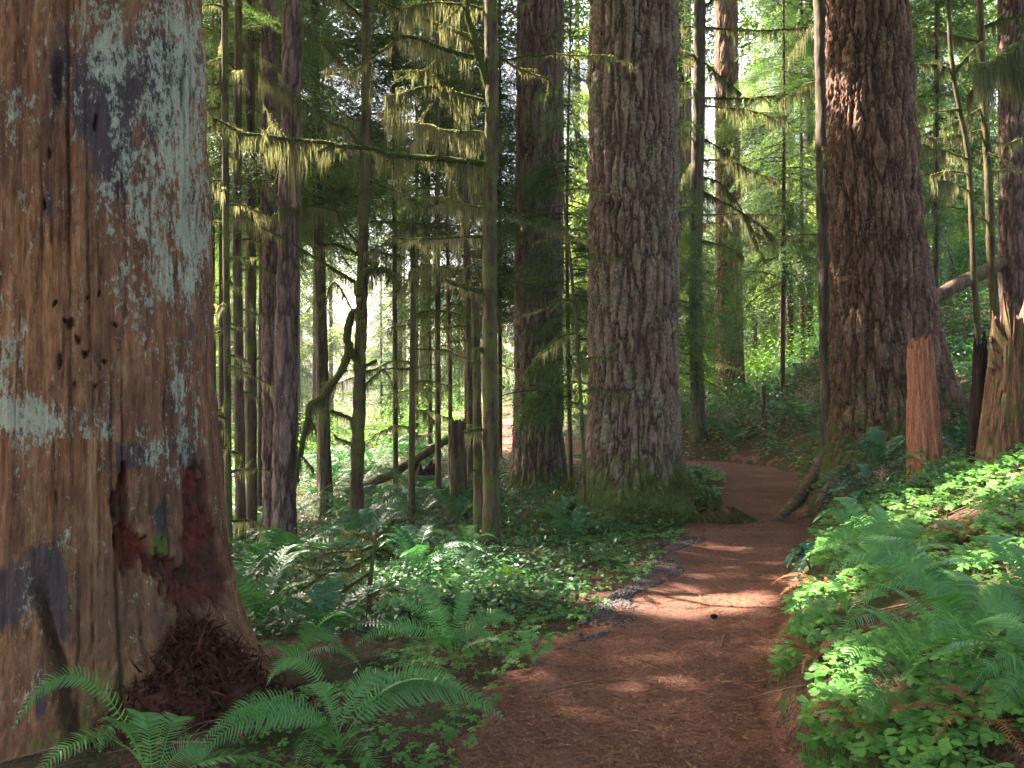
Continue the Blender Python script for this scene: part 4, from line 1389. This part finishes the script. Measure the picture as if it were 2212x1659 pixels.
near_fern('large bright fern with long arching fronds cut by the bottom left edge', (330, 1740), [(25, 1583, -.25, .34), (215, 1628, -.35, .18), (405, 1600, .25, .22), (60, 1700, -.5, .2), (480, 1680, .1, .2)], 3, .55, width=.105)
near_fern('bright fern left of the near trail, its fronds fanning over the snag foot', (735, 1625), [(575, 1482, -.05, .24), (415, 1650, -.35, .22), (430, 1612, -.1, .24), (860, 1478, .35, .16), (1095, 1560, .15, .24), (1010, 1500, .35, .22), (560, 1585, .1, .15), (830, 1700, -.35, .14), (660, 1700, -.5, .15)], 3, .6, width=.10)
near_fern('tall upright dark green fern behind the near left fern', (980, 1432), [(800, 1322, -.1, .18), (1022, 1282, .25, .1), (765, 1400, -.2, .2), (1075, 1395, .1, .15), (905, 1262, .3, .08), (1120, 1345, .3, .15), (860, 1440, -.4, .12)], 4, .6, width=.095)
near_fern('tall fern with sun-bleached silvery frond tips left of the trail', (985, 1325), [(830, 1236, -.1, .22), (880, 1300, -.2, .18), (1038, 1188, .3, .08), (935, 1192, .1, .16), (820, 1278, -.3, .12), (1100, 1250, .2, .12), (1060, 1300, -.2, .14)], 4, .6, width=.09)
near_fern('small lime green upright fern lit by the sun left of the trail', (1092, 1290), [(1085, 1214, 0, .05), (1050, 1240, -.1, .08), (1125, 1235, .05, .06), (1105, 1225, .1, .05)], 3, .3, 'fern_lime', .06, pairs=26)
near_fern('small fern leaning over the left verge near the gravel', (1205, 1300), [(1150, 1268, 0, .05), (1245, 1312, -.1, .08), (1180, 1275, .1, .04)], 3, .28, width=.06, pairs=24)
near_fern('single fern clump behind, below the short thick stub', (1010, 1205), [(988, 1138, 0, .08), (1040, 1160, .1, .08), (960, 1170, 0, .1)], 4, .5, width=.08, pairs=28)
near_fern('huge dark green fern filling the middle of the right bank', (2090, 1475), [(1790, 1262, .25, .30), (1815, 1180, .9, .2), (1850, 1330, .1, .28), (1960, 1235, .7, .2), (2212, 1285, .5, .12), (2230, 1350, .1, .2), (1975, 1420, -.3, .2), (2060, 1240, .8, .12)], 3, .8, width=.105, pairs=46)
near_fern('drooping fern whose fronds curl left over the right bank edge', (1990, 1500), [(1785, 1412, -.25, .24), (1800, 1480, -.3, .22), (1850, 1560, -.45, .2), (1920, 1395, .1, .16), (1900, 1450, .2, .2)], 3, .5, width=.11, pairs=44)
near_fern('upper fern on the right bank with sunlit frond tips', (1900, 1255), [(1755, 1130, .2, .2), (1800, 1085, .5, .16), (1770, 1190, -.1, .2), (1900, 1100, .6, .12), (2010, 1150, .4, .14), (1980, 1230, -.1, .16), (1790, 1240, -.2, .16)], 4, .6, width=.10, pairs=42)
near_fern('small fern with one pale sunlit frond poking over the trail edge', (1830, 1335), [(1683, 1318, -.1, .08), (1730, 1350, -.2, .1), (1800, 1290, .1, .06)], 3, .35, width=.07, pairs=30)
near_fern('fern cut by the right edge of the photo, upper', (2235, 1330), [(2120, 1250, .2, .18), (2140, 1330, -.1, .14), (2200, 1200, .3, .12), (2290, 1230, .3, .14)], 4, .6, width=.10)
near_fern('fern cut by the right edge of the photo, lower', (2250, 1500), [(2090, 1500, -.1, .18), (2120, 1580, -.2, .14), (2212, 1400, .3, .1), (2150, 1420, .2, .16)], 4, .5, width=.10)
near_fern('low fern in the lower right clover patch', (1990, 1590), [(1880, 1560, -.1, .14), (2090, 1600, -.1, .1), (1960, 1530, .2, .1)], 3, .38, width=.08)
near_fern('thin fern at the foot of the orange stump', (2010, 1030), [(1945, 995, -.2, .15), (2070, 1010, -.1, .12), (1980, 985, 0, .14)], 3, .4, width=.07, pairs=28)
near_fern('fern beside the foot of the snag, right of the shredded heap', (640, 1450), [(600, 1470, -.2, .1), (740, 1400, .1, .15), (690, 1390, .2, .14), (780, 1440, -.1, .14)], 4, .45, width=.08, pairs=30)
near_fern('fern among clover left of the trail, below the upright dark fern', (1150, 1440), [(1120, 1405, 0, .05), (1200, 1400, .1, .06), (1090, 1425, -.1, .06)], 3, .3, width=.06, pairs=26)
near_fern('reddish withered fern on the right bank', (1870, 1610), [(1800, 1590, -.1, .06), (1930, 1600, -.1, .06)], 4, .3, 'fern_dead', .06, pairs=26)

# mid-distance ferns: copies of a few clumps
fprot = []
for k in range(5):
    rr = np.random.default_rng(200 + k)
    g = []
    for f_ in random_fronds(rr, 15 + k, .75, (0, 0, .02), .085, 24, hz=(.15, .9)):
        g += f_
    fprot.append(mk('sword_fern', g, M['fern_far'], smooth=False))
rm_ = np.random.default_rng(55)
firstf = [True] * 5
spots = []
tries = 0
trunks_xy = [(1.5, 10.95, 1.1), (5.2, 12.6, 1.3), (b[0], 15.6, .7), (-2.42, 5.05, 1.35), (xo, Yo, .3), (xb, Yb, .45)]
while len(spots) < 262 and tries < 20000:
    tries += 1
    Y = 5.5 + rm_.uniform(0, 1) ** 1.1 * 26
    px = rm_.uniform(-60, 2280)
    x = (px - 1106) / F * Y
    s, _, w = path_info(np.array([x]), np.array([Y]))
    s, w = s[0], w[0]
    off = abs(s) - w
    if off < .45: continue
    if s > 0 and Y < 8.5: continue
    if s < 0 and Y < 7.2 and px > 900: continue
    if any(math.hypot(x - a, Y - c_) < r_ for a, c_, r_ in trunks_xy): continue
    if any(math.hypot(x - a, Y - c_) < .38 for a, c_ in spots): continue
    if px > 1800 and Y < 11 and rm_.uniform() < .6: continue
    spots.append((x, Y))
    k = rm_.integers(5)
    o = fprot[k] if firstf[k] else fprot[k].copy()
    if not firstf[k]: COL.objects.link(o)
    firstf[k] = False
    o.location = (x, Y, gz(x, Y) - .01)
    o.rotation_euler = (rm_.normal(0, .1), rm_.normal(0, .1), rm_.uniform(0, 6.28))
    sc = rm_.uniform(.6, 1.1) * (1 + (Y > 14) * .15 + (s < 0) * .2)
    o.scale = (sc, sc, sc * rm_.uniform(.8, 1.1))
    if s < 0:
        lb = 'bluish green fern on the shaded slope left of the trail' if Y < 14 else 'far fern around the bright clearing left of the trail'
    else:
        lb = 'low fern on the rising bank right of the trail' if px > 1790 else 'fern on the slope above the trail bend'
    tag(o, lb, 'fern', 'group of ' + lb.replace('fern', 'ferns', 1))

# ------------------------------------------------------------------ wood sorrel and undergrowth
def sorrel(xy, size, rng, hgt=(.05, .14)):
    n = len(xy)
    x, y = xy[:, 0], xy[:, 1]
    z = terrain(x, y)
    top = np.stack([x, y, z + rng.uniform(*hgt, n)], 1)
    foot = np.stack([x + rng.normal(0, .02, n), y + rng.normal(0, .02, n), z - .01], 1)
    nrm = np.stack([rng.normal(0, .25, n), rng.normal(-.15, .25, n), np.ones(n)], 1)
    nrm /= np.linalg.norm(nrm, axis=1)[:, None]
    a = rng.uniform(0, 2 * PI, n)
    u = np.stack([np.cos(a), np.sin(a), np.zeros(n)], 1)
    u -= nrm * (u * nrm).sum(1)[:, None]
    u /= np.linalg.norm(u, axis=1)[:, None]
    v = np.cross(nrm, u)
    prof = [(-.30, .30), (-.53, .66), (-.46, .92), (-.26, 1.03), (0, .86), (.26, 1.03), (.46, .92), (.53, .66), (.30, .30)]
    V = [top]
    Fq = []
    stride = 1 + 27 + 2
    s = size * rng.uniform(.5, 1.35, n)
    fold = rng.uniform(.05, .45, n)
    for k in range(3):
        th = 2 * PI * k / 3
        du = math.cos(th) * u + math.sin(th) * v
        dv = -math.sin(th) * u + math.cos(th) * v
        for (px_, py_) in prof:
            dz = -abs(px_) * fold - .22 * py_ * py_ * (.4 + fold)
            V.append(top + (du * py_ + dv * px_) * s[:, None] + nrm * (dz * s)[:, None])
    V.append(foot); V.append(foot + u * .0025)
    V = np.stack(V, 1).reshape(-1, 3)
    o = (np.arange(n) * stride)[:, None]
    F5, F3 = [], []
    for k in range(3):
        q = 1 + 9 * k
        F5.append(o + np.array([[0, q, q + 1, q + 2, q + 3]])); F5.append(o + np.array([[0, q + 5, q + 6, q + 7, q + 8]]))
        F3.append(o + np.array([[0, q + 3, q + 4]])); F3.append(o + np.array([[0, q + 4, q + 5]]))
    F3.append(o + np.array([[0, 28, 29]]))
    return V, np.concatenate(F5), np.concatenate(F3)


def mk2(name, V, F5, F3, mat):
    me = bpy.data.meshes.new(name)
    me.vertices.add(len(V)); me.vertices.foreach_set('co', V.astype(np.float32).ravel())
    lp = np.concatenate([F5.ravel(), F3.ravel()]).astype(np.int32)
    st = np.concatenate([np.arange(len(F5)) * 5, len(F5) * 5 + np.arange(len(F3)) * 3]).astype(np.int32)
    me.loops.add(len(lp)); me.loops.foreach_set('vertex_index', lp)
    me.polygons.add(len(st)); me.polygons.foreach_set('loop_start', st)
    me.update(calc_edges=True)
    me.materials.append(mat)
    o = bpy.data.objects.new(name, me)
    COL.objects.link(o)
    return o


rx = np.random.default_rng(88)
def scatter(n, Y0, Y1, px0, px1, cond, clumpf=1.6, thr=-.1, pw=1.0):
    Y = Y0 + rx.uniform(0, 1, n) ** pw * (Y1 - Y0)
    px = rx.uniform(px0, px1, n)
    x = (px - 1106) / F * Y
    s, _, w = path_info(x, Y)
    cl = fbm(np.stack([x * clumpf, Y * clumpf, Y * 0], 1), 3)
    k = cond(s, w, x, Y, px) & (cl + rx.normal(0, .12, n) > thr)
    for a, c_, r_ in trunks_xy:
        k &= np.hypot(x - a, Y - c_) > r_ * .75
    return np.stack([x[k], Y[k]], 1)


so1 = scatter(9000, 2.2, 9.5, 1600, 2330, lambda s, w, x, y, px: (s > w * (1.12 + .14 * np.sin(y * 5)) + .04), 1.7, -.12, .8)
V, F5, F3 = sorrel(so1, .040, rx)
tag(mk2('wood_sorrel', V, F5, F3, M['oxalis']), 'bright green three-lobed wood sorrel carpeting the right bank', 'ground cover', kind='stuff')
so2 = scatter(9000, 2.6, 13, 500, 1620, lambda s, w, x, y, px: (s < -w * 1.0) & (s > -w - np.where(y < 5, 1.1, 1.3) - .5 * np.sin(y * 2)), 1.6, -.3, .8)
V, F5, F3 = sorrel(so2, .026, rx, (.03, .09))
tag(mk2('wood_sorrel', V, F5, F3, M['oxalis']), 'bright green wood sorrel along the left verge of the trail', 'ground cover', kind='stuff')
so3 = scatter(4000, 12, 20, 1480, 1850, lambda s, w, x, y, px: (np.abs(s) > w) & (np.abs(s) < w + 1.3), 1.4, -.1)
V, F5, F3 = sorrel(so3, .035, rx, (.03, .09))
tag(mk2('wood_sorrel', V, F5, F3, M['oxalis']), 'green clover-like plants around the trail bend', 'ground cover', kind='stuff')


def leaf_clumps(xy, hgt, lsz, per, rng, spread=.16):
    n = len(xy)
    z = terrain(xy[:, 0], xy[:, 1])
    c = np.repeat(np.stack([xy[:, 0], xy[:, 1], z], 1), per, 0)
    hh = np.repeat(rng.uniform(.3, 1, n) * hgt, per)
    c = c + np.stack([rng.normal(0, spread, n * per), rng.normal(0, spread, n * per), rng.uniform(.0, 1, n * per) * hh], 1)
    d = rng.normal(0, 1, (n * per, 3)); d[:, 2] = d[:, 2] * .35 + .05
    d /= np.linalg.norm(d, axis=1)[:, None]
    e = np.cross(d, rng.normal(0, .35, (n * per, 3)) + [0, 0, 1.])
    e /= np.linalg.norm(e, axis=1)[:, None]
    l = lsz * rng.uniform(.6, 1.3, n * per)[:, None]
    w = l * .5
    V = np.stack([c - d * l * .5, c - e * w * .5 + d * l * .05, c + d * l * .5, c + e * w * .5 + d * l * .05], 1).reshape(-1, 3)
    return V, np.arange(len(V)).reshape(-1, 4)


g1 = scatter(30000, 6, 32, -80, 2290, lambda s, w, x, y, px: (np.abs(s) > w + .35) & ~((s > 0) & (y < 8)), 1.2, -.3, 1.2)
tag(mk('undergrowth', [leaf_clumps(g1, .30, .055, 9, rx)], M['ground_leaf'], smooth=False), 'low leafy undergrowth covering the forest floor', 'undergrowth', kind='stuff')
g3 = scatter(5200, 17.5, 36, 1430, 2300, lambda s, w, x, y, px: (np.abs(s) > w + .9), .8, -.35)
tag(mk('undergrowth', [leaf_clumps(g3, .75, .085, 16, rx, .28)], M['ground_leaf'], smooth=False), 'knee-high dark brush on the slope beyond the trail bend', 'undergrowth', kind='stuff')
g2 = scatter(5200, 22, 60, -200, 2400, lambda s, w, x, y, px: (np.abs(s) > w + .8), .5, -.1)
tag(mk('undergrowth', [leaf_clumps(g2, 2.2, .12, 34, rx, .5)], M['maple'], smooth=False), 'bright leafy brush filling the far woods', 'undergrowth', kind='stuff')

# litter: needles, bits of bark, dead leaves on trail and banks
def litter(n, Y0, Y1, px0, px1, cond, l0, l1, w, mat, label, pw=.8, thr=-.6):
    xy = scatter(n, Y0, Y1, px0, px1, cond, 2.2, thr, pw)
    m = len(xy)
    s, _, ww = path_info(xy[:, 0], xy[:, 1])
    z = terrain(xy[:, 0], xy[:, 1]) + np.where(np.abs(s) < ww, .019, .008)
    c = np.stack([xy[:, 0], xy[:, 1], z], 1)
    a = rx.uniform(0, 2 * PI, m)
    d = np.stack([np.cos(a), np.sin(a), rx.normal(0, .16, m)], 1)
    e = np.stack([-np.sin(a), np.cos(a), rx.normal(0, .3, m)], 1)
    l = (l0 + (l1 - l0) * rx.uniform(0, 1, m) ** 3)[:, None]
    w_ = w * rx.uniform(.6, 1.4, m)[:, None]
    V = np.stack([c - d * l * .5, c - e * w_ * .5, c + d * l * .5, c + e * w_ * .5], 1).reshape(-1, 3)
    tag(mk('leaf_litter', [(V, np.arange(len(V)).reshape(-1, 4))], mat, smooth=False), label, 'litter', kind='stuff')


litter(60000, 2.6, 13, 850, 1900, lambda s, w, x, y, px: np.abs(s) < w * 1.1, .014, .085, .0068, M['litter2'], 'fallen needles and bark flakes on the trail', 1.3)
xy = scatter(42000, 5.2, 9.6, 1250, 1600, lambda s, w, x, y, px: (s < -w * (.78 + .2 * np.sin(y * 4))) & (s > -w * 1.25) & (y > 5.5) & (y < 9.2), 3, -.25)
m_ = len(xy)
cc = np.stack([xy[:, 0], xy[:, 1], terrain(xy[:, 0], xy[:, 1]) + .016], 1)
rr_ = rx.uniform(.005, .015, m_)[:, None]
of = [np.array(v_, float) for v_ in ((1, 0, 0), (0, 1, 0), (-1, 0, 0), (0, -1, 0), (0, 0, .7), (0, 0, -.6))]
V = np.stack([cc + (o_ + rx.normal(0, .25, (m_, 3))) * rr_ for o_ in of], 1).reshape(-1, 3)
Fg = (np.arange(m_) * 6)[:, None, None] + np.array([[0, 1, 4], [1, 2, 4], [2, 3, 4], [3, 0, 4], [1, 0, 5], [2, 1, 5], [3, 2, 5], [0, 3, 5]])[None]
tag(mk('gravel', [(V, Fg.reshape(-1, 3))], m_leaf('gravel_stone', [(0, (.03, .022, .022)), (.5, (.075, .062, .066)), (.93, (.14, .12, .125)), (1, (.28, .24, .22))], .8, .3, .02, (1, 1, 1)), smooth=False), 'strip of fine grey gravel along the left edge of the trail', 'gravel', kind='stuff')

litter(26000, 2.6, 14, -50, 2260, lambda s, w, x, y, px: np.abs(s) > w * .9, .02, .10, .008, M['litter'], 'brown twigs and dead leaves on the forest floor')
litter(260, 2.8, 9, 850, 1800, lambda s, w, x, y, px: np.abs(s) < w * 1.1, .015, .04, .016, M['fern_dead'], 'small pale dead leaves on the trail')

# shredded rotten wood at the snag's foot
bh = np.array([-1.66, 4.36, 0]); bh[2] = gz(bh[0], bh[1])
t = thing('bark_heap', bh, 'heap of shredded dark red rotten wood against the snag foot', 'wood heap')
U, Vv = np.meshgrid(np.linspace(0, 2 * PI, 60), np.linspace(0, 1, 26))
hx = bh[0] + np.cos(U) * .50 * Vv * (1 + .25 * np.sin(3 * U + 1)); hy = bh[1] + .2 + np.sin(U) * .42 * Vv
pz = np.stack([hx, hy, 0 * hx], -1)
hzz = bh[2] + .42 * (1 - Vv ** 1.3) + .16 * fbm(pz * 6, 4, .6) * (1 - Vv) - .05
Vh = np.stack([hx, hy, hzz], -1).reshape(-1, 3)
i = np.arange(25)[:, None] * 60; j = np.arange(59)[None]
mk('mound', [(Vh, np.stack([i + j, i + j + 1, i + 60 + j + 1, i + 60 + j], -1).reshape(-1, 4))], M['shred'], t)
n = 9000
k = rx.integers(0, len(Vh), n)
cc = Vh[k] + rx.normal(0, .035, (n, 3))
dd = rx.normal(0, 1, (n, 3)); dd[:, 2] = dd[:, 2] * .7 - .1
dd /= np.linalg.norm(dd, axis=1)[:, None]
mk('shreds', ribbons(cc, dd, rx.uniform(.02, .09, n) * np.where(rx.uniform(0, 1, n) < .04, 2.2, 1), rx.uniform(.006, .026, n), rx, 2, .45), M['shred'], t, smooth=False)

# moss coat tufts on the feet of the two near firs
def moss_skirt(t, cx, cy, z0, rfun, n, zmax, label=None, a0=PI, a1=2 * PI):
    th = rx.uniform(a0 - .5, a1 + .5, n)
    h = rx.uniform(0, 1, n) ** 1.8 * zmax
    r = rfun(th, h)
    c = np.stack([cx + np.cos(th) * r, cy + np.sin(th) * r, z0 + h], 1)
    keep = fbm(c * 3.2, 3) + .35 - h / zmax > 0
    c, th = c[keep], th[keep]
    d = np.stack([np.cos(th), np.sin(th), -.9 * np.ones(len(th))], 1) + rx.normal(0, .5, (len(th), 3))
    d /= np.linalg.norm(d, axis=1)[:, None]
    o = mk('moss_skirt', ribbons(c, d, rx.uniform(.02, .08, len(c)), rx.uniform(.006, .014, len(c)), rx, 1, .2, .3), M['moss_green'], t, smooth=False)


def rf_main(th, h):
    R = .585 + .24 * np.exp(-h / .5)
    for (a, amp, sharp, lh) in [(-.35, .85, 8, .36), (-1.4, .3, 6, .45), (3.6, .8, 6, .36), (4.3, .3, 8, .35), (-2.2, .2, 8, .5)]:
        R = R + amp * np.exp(-h / lh) * np.maximum(np.cos(th - a), 0) ** sharp
    return R - .01


moss_skirt(T_main, 1.50, 10.95, -.08, rf_main, 24000, .85)


# dead fronds, sticks and a cone
for (bp, az, lb) in [((1780, 1290), 3.0, 'rusty dead fern frond patch at the trail side of the right bank'), ((2080, 1180), 1.0, 'brown dead fern on the upper right bank'), ((1760, 1440), 2.6, 'dead brown fern low on the bank edge beside clover'),
                     ((2130, 1600), 0., 'dead brown fern near the bottom right corner')]:
    B_ = hit(*bp)
    t = thing('dead_fern', B_, lb, 'dead fern')
    for g in random_fronds(rfn, 7, .36, B_ + np.array([0, 0, .03]), .05, 24, None, PI, (-.05, .15)):
        mk('frond', g, M['fern_dead'], t, smooth=False)


def twig_mess(n, cond, px0, px1, Y0, Y1, l0, l1, r, label):
    xy = scatter(n, Y0, Y1, px0, px1, cond, 1, -9, .8)
    g = []
    for (x, y) in xy:
        a, l = rx.uniform(0, PI), rx.uniform(l0, l1)
        d = np.array([math.cos(a), math.sin(a)]) * l
        q = np.array([[x, y], [x + d[0] * .5 + rx.normal(0, .1) * l, y + d[1] * .5 + rx.normal(0, .1) * l], [x + d[0], y + d[1]]])
        z = terrain(q[:, 0], q[:, 1]) + np.array([.018, .024 + rx.uniform(0, .02), .018])
        g += tube(smooth_curve(np.column_stack([q, z]), 7), np.linspace(r, r * .4, 7) * rx.uniform(.6, 1.5), 4, False)
    tag(mk('fallen_twigs', g, M['twig'], smooth=False), label, 'litter', kind='stuff')


twig_mess(170, lambda s, w, x, y, px: np.abs(s) < w, 850, 1800, 2.8, 11, .04, .16, .0022, 'little dry twigs dropped on the trail')
twig_mess(700, lambda s, w, x, y, px: np.abs(s) > w, 0, 2250, 2.8, 13, .10, .55, .0045, 'dry sticks lying among the plants')
B_ = hit(1534, 1342)
t = thing('fir_cone', B_, 'small dark fir cone on the trail just below the sunny patch', 'cone')
c = B_[None] + np.linspace(0, 1, 12)[:, None] * np.array([.055, .01, 0]) + np.array([0, 0, .03])
mk('scales', tube(c, .016 * np.sin(np.linspace(.35, 2.9, 12)), 14, True, .9, 160), M['black_stump'], t)

# ------------------------------------------------------------------ Oregon grape, dead stalk
def grape(label, bp, dirs):
    B_ = hit(*bp)
    t = thing('oregon_grape', B_, label, 'shrub')
    for (px, py, dY) in dirs:
        T_ = W(px, py, B_[1] + dY)
        mid = (B_ + T_) / 2 + np.array([0, 0, .14])
        c = smooth_curve([B_, mid, T_], 18)
        parts = tube(c, np.linspace(.005, .002, 18), 5, False)
        Tn = np.gradient(c, axis=0); Tn /= np.linalg.norm(Tn, axis=1)[:, None]
        for i in range(6, 18, 1):
            for q in (-1, 1):
                sd = np.cross(Tn[i], [0, 0, 1.]); sd /= np.linalg.norm(sd)
                d = sd * q + Tn[i] * .35 + np.array([0, 0, rx.normal(-.05, .15)])
                d /= np.linalg.norm(d)
                l = .062 * rx.uniform(.8, 1.15); w = Tn[i] * .019
                p0 = c[i]
                V = np.array([p0, p0 + d * l * .35 - w, p0 + d * l * .7 - w * .8, p0 + d * l, p0 + d * l * .7 + w * .8, p0 + d * l * .35 + w, p0 + d * l * .5 + np.array([0, 0, .006])])
                parts.append((V, np.array([[0, 1, 6], [1, 2, 6], [2, 3, 6], [3, 4, 6], [4, 5, 6], [5, 0, 6]])))
        mk('leaf_spray', parts, M['grape'], t, smooth=False)
    return t


grape('glossy blue-green leafy shrub below the orange stump', (1885, 1085), [(1780, 1025, 0), (1800, 1060, -.2), (1850, 1000, .3), (1960, 1090, -.2), (1920, 1110, -.4), (1990, 1060, .1), (1830, 1090, -.3)])
grape('dark glossy leafy shrub at the foot of the reddish fir', (1850, 1000), [(1780, 960, .1), (1820, 950, .3), (1900, 960, .2), (1940, 985, 0), (1860, 945, .3), (1790, 985, -.2)])
grape('small leafy sprig on the right bank edge above the trail', (1750, 1230), [(1700, 1215, 0), (1720, 1245, -.1), (1740, 1200, .1)])
B_ = hit(1905, 1075)
t = thing('dead_flower_stalk', B_, 'pale pink dried branching flower stalk standing among the shrub leaves', 'dead plant')
parts = tube(smooth_curve([B_, B_ + [0, 0, .12], B_ + [-.01, 0, .26]], 10), .004, 5)
for k in range(34):
    h = rx.uniform(.06, .26)
    p0 = B_ + np.array([0, 0, h])
    d = np.array([rx.normal(0, .7), rx.normal(0, .5), rx.uniform(.1, .9)]); d /= np.linalg.norm(d)
    parts += tube(smooth_curve([p0, p0 + d * .04 + [0, 0, .01], p0 + d * rx.uniform(.05, .11)], 6), .0022, 4)
bM = NB('dried_stalk'); mdead = bM.out((.42, .27, .24), .8)
mk('stem', parts, mdead, t)


# ------------------------------------------------------------------ the hazy air of the wood
me = bpy.data.meshes.new('haze')
x0, x1, y0, y1, z0, z1 = -162, 162, -14, 202, -6, 46
vv = [(x, y, z) for z in (z0, z1) for y in (y0, y1) for x in (x0, x1)]
me.from_pydata(vv, [], [(0, 2, 3, 1), (4, 5, 7, 6), (0, 1, 5, 4), (2, 6, 7, 3), (0, 4, 6, 2), (1, 3, 7, 5)])
hm, nt = new_mat('haze_air')
pv = nt.nodes.new('ShaderNodeVolumePrincipled')
pv.inputs['Color'].default_value = (.90, .95, .92, 1)
pv.inputs['Density'].default_value = .0006
pv.inputs['Anisotropy'].default_value = .35
om = nt.nodes.new('ShaderNodeOutputMaterial')
nt.links.new(pv.outputs[0], om.inputs['Volume'])
me.materials.append(hm)
ho = bpy.data.objects.new('haze', me)
COL.objects.link(ho)
tag(ho, 'thin bright haze among the trees', 'haze', kind='stuff')
